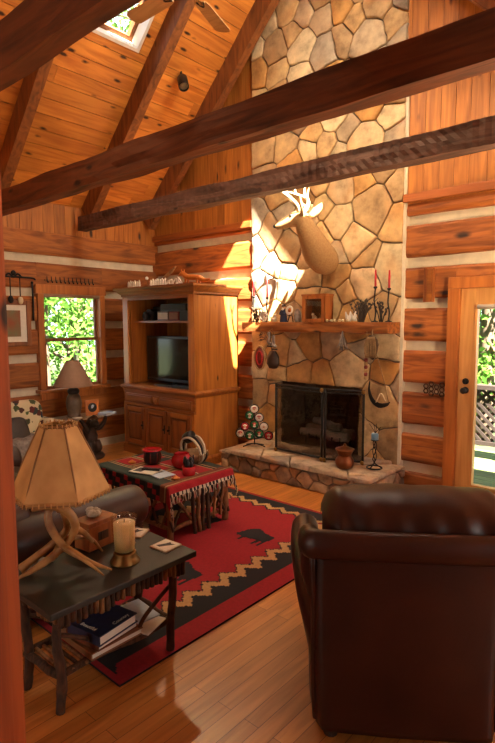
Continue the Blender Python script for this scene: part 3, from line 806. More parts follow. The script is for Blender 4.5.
# ------------------------------------------------------------------ deer mount
def arc(*p): return [V(q) for q in p]
t = thing('deer_head_mount', 'mounted deer head with pale antlers on the stone chimney', 'mounted deer', (-3.0, 4.69, 2.1))
b = MB()
b.tube([(-3.10, 4.80, 2.23), (-3.08, 4.68, 2.25), (-3.06, 4.55, 2.30), (-3.045, 4.43, 2.40), (-3.05, 4.33, 2.51), (-3.07, 4.285, 2.585), (-3.14, 4.255, 2.60), (-3.22, 4.225, 2.575), (-3.28, 4.205, 2.553), (-3.315, 4.19, 2.54)],
       [(.13, .13), (.155, .155), (.16, .15), (.14, .125), (.108, .095), (.088, .08), (.075, .072), (.055, .05), (.045, .042), (.026, .03)], 'fur', 16, 4, up=(0, 0, 1))
for sd in (1, -1):   # ears are part of the hide
    e = V((-3.03, 4.30+sd*.07, 2.63)); b.tube([e, e+V((.03, sd*.05, .05)), e+V((.05, sd*.09, .10)), e+V((.055, sd*.11, .14))], [(.03, .018), (.042, .016), (.03, .012), .004], 'fur', 8, 3)
b.build('hide', parent=t)
b = MB(); b.ball((-3.325, 4.188, 2.548), (.022, .024, .02), 'black', 10); b.build('nose', parent=t)
for q in ((-3.135, 4.190, 2.625), (-3.155, 4.318, 2.625)):
    b = MB(); b.ball(q, .016, 'black', 10); b.build('eye', parent=t)
for sd in (1, -1):
    B0 = V((-3.075, 4.275+sd*.035, 2.66)); w = sd
    b = MB(); main = [B0, B0+V((.01, w*.05, .06)), B0+V((-.03, w*.13, .13)), B0+V((-.10, w*.18, .19)), B0+V((-.20, w*.16, .235)), B0+V((-.26, w*.10, .26))]
    b.tube(main, [.021, .018, .017, .015, .011, .004], 'bone', 8)
    for i, d in ((1, V((-.10, w*.02, .09))), (2, V((-.01, w*.02, .14))), (3, V((-.01, w*.01, .13))), (4, V((-.02, w*.02, .08)))):
        q = main[i]; b.tube([q, q+d*.5+V((-.015, 0, 0)), q+d], [.013, .010, .003], 'bone', 6, 3)
    b.build('antler', parent=t)['label'] = 'pale branching antler'

# ------------------------------------------------------------------ armoire
AX0, AX1, AY0, AY1 = -5.48, -4.20, 3.90, 4.60
t = thing('armoire', 'tall honey pine armoire with open television bay in the corner', 'armoire', (-4.84, 4.25, 0))
b = MB()
b.box(AX1-.03, AX1, AY0+.02, AY1, .84, 1.93, 'arm'); b.box(AX0, AX0+.03, AY0+.02, AY1, .84, 1.93, 'arm')
b.box(AX0, AX1, AY1-.02, AY1, .1, 1.93, 'arm', .8); b.box(AX0, AX1, AY0+.02, AY1, 1.90, 1.93, 'arm')
b.box(AX1-.03, AX1, AY0+.02, AY1, .1, .84, 'arm'); b.box(AX0, AX0+.03, AY0+.02, AY1, .1, .84, 'arm'); b.box(AX0+.03, AX1-.03, AY0+.03, AY1, .1, .14, 'arm')
for xa in (AX0, AX1-.10): b.box(xa, xa+.10, AY0, AY0+.035, .85, 1.93, 'arm', bev=.004)
b.box(AX0+.1, AX1-.1, AY0, AY0+.03, 1.87, 1.93, 'armx')
b.box(AX0+.03, AX0+.10, AY0+.05, AY1-.25, .86, 1.9, 'arm'); b.box(AX1-.10, AX1-.03, AY0+.05, AY1-.25, .86, 1.9, 'arm')
for xa in (AX0, AX0+.42, AX0+.80, AX1-.06): b.box(xa, xa+.06, AY0-.012, AY0+.03, .1, .60, 'arm')
for z in (.60, .76): b.box(AX0+.002, AX1-.002, AY0-.014, AY0+.03, z, z+.03, 'armx')
b.box(AX0+.002, AX1-.002, AY0-.002, AY0+.03, .63, .76, 'armx'); b.box(AX0+.03, AX1-.03, AY0+.03, AY1, .80, .84, 'armx')
b.build('carcass', parent=t)
def mould(name, prof, x0, x1, y0, y1, m):
    """profile (out, z) run round front and both sides"""
    b = MB(); vs = []
    for o, z in prof: vs += [(x0-o, y1, z), (x0-o, y0-o, z), (x1+o, y0-o, z), (x1+o, y1, z)]
    fs = []
    n = len(prof)
    for i in range(n-1):
        for j in range(3): fs.append((i*4+j, i*4+j+1, (i+1)*4+j+1, (i+1)*4+j))
    fs += [(0, 1, 2, 3), tuple((n-1)*4+j for j in range(4)), tuple(i*4 for i in range(n)), tuple(i*4+3 for i in range(n))]
    b.add(vs, fs, m); return b.build(name, parent=t)
mould('crown_moulding', [(0, 1.91), (.012, 1.915), (.012, 1.935), (.03, 1.95), (.05, 1.975), (.075, 1.99), (.08, 2.0), (.08, 2.02)], AX0, AX1, AY0, AY1, 'armx')
mould('waist_moulding', [(0, .78), (.02, .80), (.035, .82), (.035, .835), (.01, .85), (0, .855)], AX0, AX1, AY0, AY1, 'armx')
mould('base_plinth', [(.02, 0), (.02, .085), (.008, .105), (0, .11)], AX0, AX1, AY0, AY1, 'armx')
b = MB(); b.box(AX0+.03, AX1-.03, AY0+.10, AY1-.02, 1.60, 1.625, 'armx'); b.build('shelf', parent=t)
def panel(b, x0, x1, z0, z1, y, m, mx, w=.055):
    for q in ((x0, x0+w, z0, z1), (x1-w, x1, z0, z1)): b.box(q[0], q[1], y-.022, y, q[2], q[3], m, bev=.003)
    for q in ((x0+w, x1-w, z0, z0+w), (x0+w, x1-w, z1-w, z1)): b.box(q[0], q[1], y-.022, y, q[2], q[3], mx, bev=.003)
    b.box(x0+w, x1-w, y-.004, y, z0+w, z1-w, m, .7); b.box(x0+w+.022, x1-w-.022, y-.02, y-.003, z0+w+.022, z1-w-.022, m, bev=.01)
for k, (x0, x1) in enumerate(((AX0+.05, AX0+.43), (AX0+.45, AX0+.83), (AX0+.85, AX1-.04))):
    b = MB(); panel(b, x0, x1, .13, .59, AY0-.012, 'armd', 'armx'); d = b.build('door', parent=t)
    xk = x1-.03 if k < 2 else x0+.03
    b = MB(); b.lathe([(.012, 0), (.007, .008), (.014, .02), (.01, .028), (0, .03)], (xk, AY0-.034, .38), 'iron', 10, T=Matrix.Rotation(PI/2, 4, 'X')); b.box(xk-.008, xk+.008, AY0-.038, AY0-.034, .33, .43, 'iron'); b.build('knob', parent=d)
for x0, x1 in ((AX0+.05, AX0+.57), (AX0+.69, AX1-.04)):
    b = MB(); b.box(x0, x1, AY0-.018, AY0+.02, .645, .745, 'armx', bev=.004); b.box(x0+.02, x1-.02, AY0-.026, AY0-.01, .662, .728, 'armx', .9, bev=.004); b.build('drawer', parent=t)
b = MB(); b.box(AX0+.585, AX0+.675, AY0-.02, AY0, .64, .75, 'armx', bev=.003)
for k in range(-2, 3): b.tube([(AX0+.63, AY0-.022, .655), (AX0+.63+k*.010, AY0-.034, .695), (AX0+.63+k*.018, AY0-.024, .735)], [.004, .010, .004], 'arm', 6, 3)
b.build('carved_shell', parent=t)
# television and its companions
t = thing('television', 'dark flat television inside the armoire bay', 'television', (-4.84, 4.2, .84))
b = MB(); b.box(-5.33, -4.46, 4.14, 4.2, .89, 1.44, 'plastic', bev=.01); b.build('casing', parent=t)
b = MB(); b.box(-5.30, -4.49, 4.134, 4.141, .93, 1.41, 'screen'); b.build('screen_panel', parent=t)
b = MB(); b.box(-5.0, -4.7, 4.08, 4.28, .84, .858, 'plastic', bev=.006); b.tube([(-4.85, 4.18, .855), (-4.85, 4.18, .92)], .03, 'plastic', 8, 1); b.build('stand', parent=t)
def carton(name, label, cat_, x0, x1, y0, y1, z0, z1, m, group=None, face=None, lid=None):
    b = MB(); b.box(x0, x1, y0, y1, z0, z1, m, bev=.004); t = thing(name, label, cat_, ((x0+x1)/2, (y0+y1)/2, z0), group=group)
    b.build('body', parent=t)
    if face: b = MB(); b.box(x0+.012, x1-.012, y0-.004, y0+.002, z0+.015, z1-.015, face); b.build('front_panel', parent=t)
    return t
carton('disc_player', 'slim black disc player on the bay floor under the television', 'disc player', -4.68, -4.34, 3.98, 4.08, .841, .885, 'plastic', face='slate')
carton('cable_box', 'small silver-black box beside the disc player under the television', 'cable box', -5.0, -4.72, 3.98, 4.06, .841, .87, 'slate', face='plastic')
carton('stereo_receiver', 'black stereo box on the armoire shelf, topmost at right', 'stereo', -4.95, -4.50, 4.06, 4.36, 1.735, 1.82, 'plastic', face='slate')
carton('cardboard_box', 'pale green box on the armoire shelf under the stereo, at its left', 'box', -5.0, -4.80, 4.05, 4.3, 1.626, 1.733, 'vase', 'boxes on the armoire shelf', 'paper')
carton('cardboard_box', 'reddish box on the armoire shelf under the stereo, in the middle', 'box', -4.79, -4.62, 4.05, 4.3, 1.626, 1.731, 'rust', 'boxes on the armoire shelf', 'tan')
carton('cardboard_box', 'dark box on the armoire shelf under the stereo, at right end', 'box', -4.60, -4.42, 4.05, 4.3, 1.626, 1.733, 'slate', 'boxes on the armoire shelf')
t = thing('camera', 'dark camera with a round lens on the left of the armoire shelf', 'camera', (-5.2, 4.1, 1.626))
b = MB(); b.box(-5.27, -5.08, 4.05, 4.18, 1.626, 1.735, 'plastic', bev=.012); b.box(-5.22, -5.13, 4.06, 4.16, 1.735, 1.765, 'plastic', bev=.01); b.build('body', parent=t)
b = MB(); b.lathe([(.045, 0), (.045, .05), (.035, .06), (.03, .05), (0, .045)], (-5.175, 4.05, 1.68), 'plastic', 16, T=Matrix.Rotation(PI/2, 4, 'X')); b.build('lens', parent=t)
carton('speaker_box', 'small dark speaker behind the camera on the armoire shelf', 'speaker', -5.32, -5.10, 4.24, 4.38, 1.626, 1.80, 'plastic', face='slate')

# ornaments on top of the armoire
for lab, x, n_ in (('row of little white pickets on the armoire top, at its left end', -5.43, 6), ('longer white picket ornament on the armoire top, left of the fox', -5.0, 7)):
    t = thing('picket_ornament', lab, 'ornament', (x+.1, 3.95, 2.022))
    b = MB(); b.box(x, x+n_*.042, 3.945, 3.955, 2.045, 2.053, 'snow'); b.box(x, x+n_*.042, 3.93, 3.97, 2.022, 2.028, 'snow'); b.build('rail', parent=t)
    for k in range(n_):
        b = MB(); xx = x+k*.042+.008; b.prism([(xx, 2.028), (xx+.022, 2.028), (xx+.022, 2.085), (xx+.011, 2.1+.01*(k % 2)), (xx, 2.085)], lambda u, v, h: V((u, h, v)), 3.943, 3.957, 'snow'); b.build('picket', parent=t)
t = thing('white_garland', 'tangled white twig garland on the armoire top', 'garland', (-4.8, 4.05, 2.022)); 
b = MB()
for k in range(9): x = -5.02+k*.05; b.tube([(x, 4.05+R.uniform(-.03, .03), 2.032), (x+.04, 4.05+R.uniform(-.05, .05), 2.09+R.uniform(-.02, .03)), (x+.09, 4.05+R.uniform(-.03, .03), 2.034)], .009, 'snow', 6)
b.build('twigs', parent=t)
t = thing('driftwood_branch', 'leaning brown driftwood branch with a white ball on the armoire top', 'branch', (-5.34, 4.33, 2.022))
b = MB(); b.tube([(-5.42, 4.28, 2.03), (-5.29, 4.34, 2.12), (-5.17, 4.40, 2.22), (-5.10, 4.44, 2.30)], [.018, .02, .024, .01], 'twig', 8, rough=.2); b.ball((-5.42, 4.29, 2.05), (.05, .04, .03), 'twig'); b.build('wood', parent=t)
b = MB(); b.ball((-5.44, 4.25, 2.16), .022, 'snow', 10); b.tube([(-5.43, 4.27, 2.05), (-5.44, 4.25, 2.15)], .005, 'twig', 5, 1); b.build('white_ball', parent=t)['label'] = 'white ball on a stick'
# carved fox
b = MB(); X, Y, Z = -4.42, 4.1, 2.022
b.tube([(X+.26, Y, Z+.05), (X+.17, Y, Z+.045), (X+.10, Y, Z+.075), (X, Y, Z+.085), (X-.1, Y, Z+.095), (X-.15, Y, Z+.125), (X-.19, Y, Z+.135), (X-.24, Y, Z+.118)], [.012, .026, .03, .034, .034, .028, .026, .008], 'orange', 10)
for px_, py_ in ((-.1, .02), (-.1, -.02), (.09, .02), (.09, -.02)): b.tube([(X+px_, Y+py_, Z+.08), (X+px_-.01, Y+py_, Z+.04), (X+px_, Y+py_, Z+.006), (X+px_-.02, Y+py_, Z+.006)], [.018, .011, .009, .008], 'orange', 6, 3)
for s_ in (1, -1): b.tube([(X-.175, Y+s_*.016, Z+.15), (X-.17, Y+s_*.022, Z+.185)], [.012, .002], 'orange', 5, 1)
tag(b.build('carved_fox', at=(X, Y, Z)), 'orange-brown carved fox walking on the armoire top', 'fox figurine')

# ------------------------------------------------------------------ soft shapes
def sup(b, c, r, m, e=.4, e2=None, T=None, wr=0, n=28, wf=6):
    e2 = e2 or e; vs = []; fs = []; h = n//2; c = V(c)
    sg = lambda v, p: math.copysign(abs(v)**p, v)
    for i in range(h+1):
        ph = -PI/2+PI*i/h
        for j in range(n):
            th = 2*PI*j/n
            q = V((r[0]*sg(math.cos(ph), e)*sg(math.cos(th), e2), r[1]*sg(math.cos(ph), e)*sg(math.sin(th), e2), r[2]*sg(math.sin(ph), e)))
            if wr: q *= 1+wr*noise.noise((q+c)*wf)
            if T is not None: q = T @ q
            vs.append(c+q)
    for i in range(h):
        for j in range(n): fs.append((i*n+j, i*n+(j+1) % n, (i+1)*n+(j+1) % n, (i+1)*n+j))
    b.add(vs, fs, m, None, True); return b

# ------------------------------------------------------------------ recliner (seen from behind), local frame: +y is where it faces
t = thing('recliner', 'dark brown leather recliner seen from behind in the right foreground', 'recliner', (-1.05, 1.58, 0), math.atan2(.58, .81), local=True)
W = .66
b = MB()      # back panel: one softly bowed sheet with thickness
def bp(u, v):
    x = -.012*math.sin(v*PI)+u*(W+.05*v)-.02*v; z = .085+v*.69
    y = -.012*math.sin(u*PI)-.03*math.sin(v*PI)*math.sin(u*PI)+(-.02+.0*v)+noise.noise(V((u*3, v*3, 2)))*.006
    e = max(0, 1-min(u, 1-u)/.05); y += .045*e*e
    return V((x, y, z))
b.grid(bp, 30, 30, 'leather'); b.build('back_panel', parent=t, solid=.03)
b = MB(); b.tube([(-.0, .03, .1), (-.01, .015, .3), (-.01, .0, .55), (-.02, .0, .77)], .013, 'leather', 8); b.build('piping', parent=t); b = MB(); b.tube([(W, .03, .1), (W+.01, .015, .3), (W+.02, .0, .55), (W+.03, .0, .77)], .013, 'leather', 8); b.build('piping', parent=t)
b = MB(); b.tube([(-.03, .10, .79), (-.025, .03, .80), (.0, -.006, .805), (W*.5, -.024, .81), (W+.02, -.006, .805), (W+.05, .03, .80), (W+.05, .10, .79)], [(.05, .045), (.052, .04), (.055, .04), (.055, .04), (.055, .04), (.052, .04), (.05, .045)], 'leather', 14, up=(0, 0, 1)); b.build('top_roll', parent=t)
b = MB(); n_ = 44
def pil(u, v):
    a = v*PI*1.12-.25; x = .02+u*(W+.05); ed = min(1, min(u, 1-u)/.09)**.5
    pl = .5+.5*math.cos(u*2*PI*6+math.sin(v*5))      # gathered pleats
    rr = 1-.045*pl*math.exp(-((v-.12)/.22)**2)-.035*noise.noise(V((u*7+v*3, v*5, 1)))-.075*(.5+.5*math.sin(v*17+u*30))*math.exp(-(min(u, 1-u)/.16)**2)
    y = .20-.185*math.cos(a)*rr*(.55+.45*ed); z = .83+.135*math.sin(a)*rr*(.45+.55*ed)
    return V((x, y, z-.01*(2*u-1)**2))
b.grid(pil, 60, 26, 'leather'); sup(b, (W/2, .22, .80), (W/2-.03, .09, .08), 'leather', .5); b.build('head_pillow', parent=t)
b = MB(); sup(b, (W/2, .24, .62), (W/2-.04, .11, .25), 'leather', .35, wr=.03); b.build('back_cushion', parent=t)
b = MB(); sup(b, (W/2, .58, .43), (W/2-.045, .33, .11), 'leather', .35, wr=.03); b.build('seat_cushion', parent=t)
b = MB(); b.box(.0, W, .05, .88, .09, .34, 'leather', bev=.03); b.build('base', parent=t)
b = MB(); sup(b, (W/2, .92, .25), (W/2-.05, .05, .17), 'leather', .35); b.build('footrest', parent=t)
for sd in (0, 1):
    sx = -1 if sd == 0 else 1; x0 = 0 if sd == 0 else W
    b = MB()
    q = lambda dx, y, z: (x0+sx*dx, y, z)
    b.tube([q(-.01, .03, .36), q(.0, .10, .42), q(.02, .24, .49), q(.035, .42, .54), q(.04, .6, .555), q(.04, .8, .54), q(.035, .88, .5)], [(.07, .035), (.075, .045), (.08, .058), (.08, .066), (.08, .07), (.08, .07), (.05, .055)], 'leather', 16, up=(0, 0, 1))
    b.build('arm', parent=t)
    b = MB(); sup(b, q(-.02, .47, .28), (.045, .42, .2), 'leather', .3, wr=.02); b.build('arm_side', parent=t)
    b = MB(); b.tube([q(-.02, .08, .78), q(.01, .12, .70), q(.012, .15, .60), q(.0, .15, .50)], [(.05, .03), (.075, .035), (.07, .035), (.03, .02)], 'leather', 12); b.build('wing', parent=t)
for x in (.06, W-.06):
    for y in (.08, .82):
        b = MB(); b.lathe([(.028, 0), (.03, .03), (.036, .095)], (x, y, 0), 'bark', 10); b.build('foot', parent=t)

# ------------------------------------------------------------------ leather sofa behind the end table
t = thing('leather_sofa', 'brown leather sofa behind the antler lamp, its padded arm in view', 'sofa', (-3.45, 1.5, 0))
def roll(b, X, s=1):
    b.tube([(X, 1.1, .49), (X, 1.15, .49), (X, 1.5, .495), (X, 1.88, .495), (X, 1.945, .495), (X, 1.97, .495)], [(.10, .10), (.125, .125), (.125, .128), (.125, .128), (.112, .115), (.07, .07)], 'leather2', 20, up=(0, 0, 1))
for X in (-2.63, -4.27):
    b = MB(); roll(b, X); b.box(X-.085, X+.085, 1.14, 1.93, .09, .48, 'leather2', bev=.03); b.build('arm', parent=t)
b = MB(); b.box(-4.2, -2.7, 1.1, 1.9, .09, .3, 'leather2', bev=.02); b.build('base', parent=t)
b = MB(); sup(b, (-3.45, 1.16, .45), (.86, .13, .27), 'leather2', .3); b.build('backrest', parent=t)
for X in (-3.83, -3.07):
    b = MB(); sup(b, (X, 1.58, .38), (.37, .36, .1), 'leather2', .3, wr=.02); b.build('seat_cushion', parent=t)
    b = MB(); sup(b, (X, 1.32, .56), (.36, .1, .18), 'leather2', .4, wr=.03); b.build('back_cushion', parent=t)
for X in (-4.25, -2.65):
    for Y in (1.15, 1.88): b = MB(); b.lathe([(.025, 0), (.03, .1)], (X, Y, 0), 'bark', 10); b.build('foot', parent=t)

# ------------------------------------------------------------------ twig end table
def twig(b, p0, p1, r, m='bark', n=7, bend=.012, k=4):
    p0, p1 = V(p0), V(p1); d = p1-p0; L = d.length
    j = lambda: V((R.uniform(-1, 1), R.uniform(-1, 1), R.uniform(-1, 1)))*bend*min(1, L*2)
    b.tube([p0, p0+d*.33+j(), p0+d*.66+j(), p1], [r, r*R.uniform(.9, 1.1), r*R.uniform(.88, 1.08), r*.92], m, n, k, rough=.22)
TX0, TX1, TY0, TY1, TZ = -2.28, -1.81, .93, 1.68, .52
t = thing('end_table', 'dark green-topped twig end table in the left foreground', 'end table', (-2.05, 1.30, 0))
b = MB(); b.box(TX0, TX1, TY0, TY1, TZ-.028, TZ, 'tabletop', bev=.005); b.build('tabletop', parent=t)
LG = [(-1.92, 1.60), (-1.95, 1.03), (-2.2, 1.62), (-2.2, 1.01)]
for x, y in LG:
    b = MB(); twig(b, (x, y, 0), (x+.02, y, TZ-.03), .021, 'bark', 10, .01, 5); b.build('leg', parent=t)
b = MB()
x0, x1, y0, y1 = -2.22, -1.865, 1.0, 1.635
y = y0
while y < y1+.001:
    for xx in (x0, x1):
        twig(b, (xx, y, TZ-.03), (xx, y, TZ-.03-R.uniform(.065, .09)), R.uniform(.010, .0145), R.choice(('bark', 'twig', 'bark')), 6, .002, 1)
    y += .0265
x = x0
while x < x1:
    for yy in (y0, y1): twig(b, (x, yy, TZ-.03), (x, yy, TZ-.03-R.uniform(.065, .09)), R.uniform(.010, .0145), R.choice(('bark', 'twig')), 6, .002, 1)
    x += .0265
b.build('twig_apron', parent=t)
SZ = .165
b = MB()
for a, c in (((-1.93, 1.60), (-1.94, 1.03)), ((-2.2, 1.62), (-2.2, 1.01)), ((-1.93, 1.60), (-2.2, 1.62)), ((-1.94, 1.03), (-2.2, 1.01))): twig(b, (*a, SZ), (*c, SZ), .017, 'bark', 8)
for k in range(17): y = 1.05+k*.033; twig(b, (-1.93, y, SZ+.004), (-2.2, y, SZ+.004), .009, R.choice(('bark', 'twig')), 6, .006, 2)
b.build('twig_shelf', parent=t)
for (x, y), (dx, dy) in zip(LG, ((0, -1), (0, 1), (0, -1), (0, 1))):
    b = MB(); b.tube([(x, y, .34), (x, y+dy*.07, .30), (x, y+dy*.16, .24), (x, y+dy*.2, SZ+.01)], .010, 'bark', 6); b.build('twig_brace', parent=t)

# things on it
t = thing('antler_lamp', 'antler table lamp with laced rawhide shade on the twig end table', 'table lamp', (-2.1, 1.16, TZ))
O = V((-2.1, 1.16, TZ)); rv = V((.481, .877, 0)); tv = V((.877, -.481, 0))
A = lambda u, z, w=0: O+rv*u+tv*w+V((0, 0, z))
b = MB()
b.tube([A(.19, .012, .09), A(.12, .045, .08), A(.06, .075, .05), A(-.01, .13, .03), A(-.055, .20, 0), A(-.065, .26, -.02), A(-.04, .30, -.02)], [.004, .010, .014, .017, .018, .017, .015], 'antler', 9, rough=.1)
b.tube([A(-.01, .13, .03), A(.03, .115, .09), A(.1, .07, .14), A(.15, .03, .17)], [.012, .010, .007, .003], 'antler', 8)
b.build('antler', parent=t)
b = MB()
b.tube([A(-.13, .30, .0), A(-.06, .31, .01), A(.01, .28, .02), A(.045, .21, .02), A(.02, .14, .0), A(-.05, .075, .0), A(-.13, .035, .02), A(-.21, .012, .05)], [.016, .021, .021, .019, .018, .018, .014, .004], 'antler', 9, rough=.1)
b.tube([A(.04, .2, .02), A(.085, .15, -.02), A(.12, .10, -.03)], [.014, .013, .008], 'antler', 8)
b.tube([A(-.05, .075, 0), A(-.02, .11, -.08), A(-.01, .12, -.14)], [.012, .009, .003], 'antler', 8)
b.build('antler', parent=t)
b = MB()
b.tube([A(-.19, .02, -.03), A(-.12, .06, -.05), A(-.05, .11, -.05), A(.01, .17, -.05), A(.0, .25, -.03), A(-.02, .31, -.01)], [.022, .018, .017, .016, .015, .012], 'antler', 9, rough=.12)
b.tube([A(-.05, .11, -.05), A(.05, .12, -.06), A(.12, .09, -.08), A(.165, .02, -.10)], [.014, .012, .009, .004], 'antler', 8)
b.build('antler', parent=t)
b = MB(); b.tube([A(-.02, .27), A(-.02, .36), A(-.01, .45)], .012, 'brass', 8); b.tube([A(-.01, .43), A(-.01, .51)], .018, 'plastic', 10, 1)
b.tube([A(-.01, .46), A(-.06, .52), A(-.04, .60), A(-.01, .655)], .003, 'brass', 6); b.tube([A(-.01, .46), A(.04, .52), A(.02, .60), A(-.01, .655)], .003, 'brass', 6)
b.build('socket', parent=t)
b = MB(); sc = A(-.01, 0); n8 = 6; ph = math.radians(-10.7)
rings = [(.21, .355), (.2085, .372), (.142, .52), (.078, .655), (.076, .66)]
b.lathe(rings, sc, 'hide', n8, smooth=False, ph=ph)
bm_f = b.f; b.f = bm_f[:-2]; b.mi = b.mi[:-2]; b.c = b.c[:-2]; b.sm = b.sm[:-2]     # open top and bottom
sh = b.build('lamp_shade', parent=t, solid=.004)
b = MB()
for j in range(n8):
    a0 = 2*PI*j/n8+ph; a1 = 2*PI*(j+1)/n8+ph
    p = [V((r*math.cos(a0), r*math.sin(a0), z)) for r, z in rings]; b.tube([sc+q*1.0 for q in (p[0], p[2], p[3])], .004, 'stitch', 6, 1)
    for (r, z) in (rings[0], rings[3]):
        q0, q1 = V((r*math.cos(a0), r*math.sin(a0), z)), V((r*math.cos(a1), r*math.sin(a1), z)); b.tube([sc+q0, sc+q1], .0035, 'stitch', 6, 1)
        m_ = 9 if r > .15 else 4
        for k in range(m_):
            q = q0.lerp(q1, (k+.5)/m_); d = q.copy(); d.z = 0; d.normalize(); b.tube([sc+q+d*.004+V((0, 0, -.006)), sc+q+d*.003+V((0, 0, .012))], .003, 'hide', 5, 1)
b.build('lacing', parent=sh)
b = MB()
for k in range(3): a = k*2.09; b.tube([sc+V((0, 0, .655)), sc+V((.074*math.cos(a), .074*math.sin(a), .655))], .003, 'brass', 5, 1)
b.ball(sc+V((0, 0, .665)), .008, 'brass', 8); b.build('spider', parent=sh)

t = thing('wooden_box', 'square reddish wooden box on the end table, seashell on its lid', 'box', (-2.235, 1.40, TZ))
bx = TR((-2.235, 1.40, TZ), .12)
b = MB(); b.box(-.055, .055, -.085, .085, .004, .118, 'boxw', T=bx, bev=.003); b.build('body', parent=t)
b = MB(); b.box(-.058, .058, -.088, .088, .12, .142, 'boxw', T=bx, bev=.003); b.build('lid', parent=t)
b = MB(); b.box(.055, .059, -.03, .03, .045, .085, 'bark', T=bx); b.build('carved_plaque', parent=t)
b = MB(); vs = []
for k in range(13):
    f = k/12; a = f*9; r = .004+.02*f; b.ball((-2.238+.035*math.cos(a)*f-.02*f, 1.395+.03*math.sin(a)*f, TZ+.143+.018), (.014+.012*f, .012+.01*f, .012+.006*f), 'shell', 8, rough=.15)
tag(b.build('seashell', at=(-2.225, 1.43, TZ+.143)), 'grey-white seashell lying on the wooden box', 'seashell')
t = thing('candle_holder', 'glass candle cup on a flared brass base on the end table', 'candle holder', (-1.975, 1.385, TZ))
cc = (-1.975, 1.385, TZ)
b = MB(); b.lathe([(.068, 0), (.069, .006), (.056, .022), (.05, .038), (.052, .046), (.045, .05)], cc, 'brass', 24); b.build('brass_base', parent=t)
b = MB(); b.lathe([(.044, .05), (.05, .06), (.054, .12), (.057, .20), (.062, .214), (.058, .213), (.053, .2), (.050, .12), (.046, .062), (.04, .055)], cc, 'frost', 24); b.build('glass_cup', parent=t)
b = MB(); b.lathe([(.0, .056), (.044, .058), (.047, .12), (.049, .185), (.04, .19), (.012, .186), (0, .186)], cc, 'wax', 24); b.build('candle', parent=t)
b = MB(); b.tube([(cc[0], cc[1], TZ+.185), (cc[0]+.002, cc[1], TZ+.2)], .0018, 'black', 5, 1); b.build('wick', parent=t)
def coaster(x, y, a, lab):
    t = thing('coaster', lab, 'coaster', (x, y, TZ), group=None); T = TR((x, y, TZ+.001), a)
    b = MB(); b.box(-.056, .056, -.056, .056, 0, .009, 'b_white', T=T, bev=.003); b.build('tile', parent=t)
    b = MB(); b.box(-.048, .048, -.048, .048, .009, .0098, 'paper', T=T)
    b.prism([(-.035, -.03), (-.01, -.034), (.034, .03), (.012, .026), (-.004, .036), (-.012, .01)], lambda u, v, h: T @ V((u, v, h)), .0098, .0104, 'slate'); b.build('leaf_print', parent=t)
coaster(-1.955, 1.61, .08, 'square cream coaster with a dark leaf print at the end table corner')
coaster(-2.20, 1.61, .5, 'cream coaster half hidden behind the candle')
for k, (u, w, lab) in enumerate(((-.16, -.06, 'pale pebble farthest left behind the antler lamp'), (-.10, -.10, 'greyish pebble behind the antler lamp, between two others'), (-.06, -.11, 'white pebble behind the antler lamp, nearest the wooden box'))):
    q = A(u, .017, w); b = MB(); b.ball(q, (.024, .018, .016), 'shell', 10, rough=.2); tag(b.build('pebble', at=q-V((0, 0, .016))), lab, 'pebble', 'pebbles on the end table')
def book(lab, x, y, a, w, d, z, h, m, grp, text=None):
    t = thing('book', lab, 'book', (x, y, z), group=grp); T = TR((x, y, z), a)
    b = MB(); b.box(-w/2, w/2, -d/2, d/2, 0, .004, m, T=T); b.box(-w/2, w/2, -d/2, d/2, h-.004, h, m, T=T); b.box(-w/2, w/2, -d/2, -d/2+.004, .004, h-.004, m, T=T); b.build('cover', parent=t)
    b = MB(); b.box(-w/2+.006, w/2-.006, -d/2+.004, d/2-.006, .004, h-.004, 'paper', T=T); b.build('pages', parent=t)
    return t, T
G = 'books on the end table shelf'
book('big tan album at the bottom of the book pile on the twig shelf', -2.04, 1.29, .0, .27, .27, SZ+.016, .03, 'tan', G)
book('brown book between the blue book and the tan album', -2.02, 1.285, .12, .22, .23, SZ+.047, .028, 'b_brown', G)
t, T = book('blue hardback with white lettering, top of the pile on the twig shelf', -2.0, 1.275, .16, .205, .225, SZ+.076, .045, 'blue', G)
for txt, xx, yy, an in (('Beautiful', .0, -.095, 0), ('Country', .03, -.085, PI/2)):
    cu = bpy.data.curves.new('lettering', 'FONT'); cu.body = txt; cu.size = .027; cu.extrude = .0004; cu.align_x = 'CENTER'
    to = bpy.data.objects.new('tmp', cu); C.objects.link(to); dg = bpy.context.evaluated_depsgraph_get(); me = bpy.data.meshes.new_from_object(to.evaluated_get(dg)); bpy.data.objects.remove(to)
    lo = bpy.data.objects.new('lettering', me); C.objects.link(lo); me.materials.clear(); me.materials.append(M['paper'])
    ca = me.color_attributes.new('Col', 'FLOAT_COLOR', 'CORNER'); ca.data.foreach_set('color', [1.0]*4*len(me.loops))
    mt = T @ Matrix.Translation((0, 0, .0456)) @ Matrix.Rotation(an, 4, 'Z') @ Matrix.Translation((xx, yy, 0)); me.transform(Matrix.Translation(-V((-2.0, 1.27, SZ+.076))) @ mt); lo.parent = t
for k, (x, y, a) in enumerate(((-1.99, 1.47, .3), (-2.06, 1.50, -.1))):
    b = MB(); b.box(-.1, .1, -.075, .075, 0, .006, ('paper', 'ltblue')[k], T=TR((x, y, SZ+.016+k*.008), a)); tag(b.build('magazine', at=(x, y, SZ+.016+k*.008)), ('cream magazine lying beside the books on the twig shelf', 'pale blue magazine behind the books on the twig shelf')[k], 'magazine')

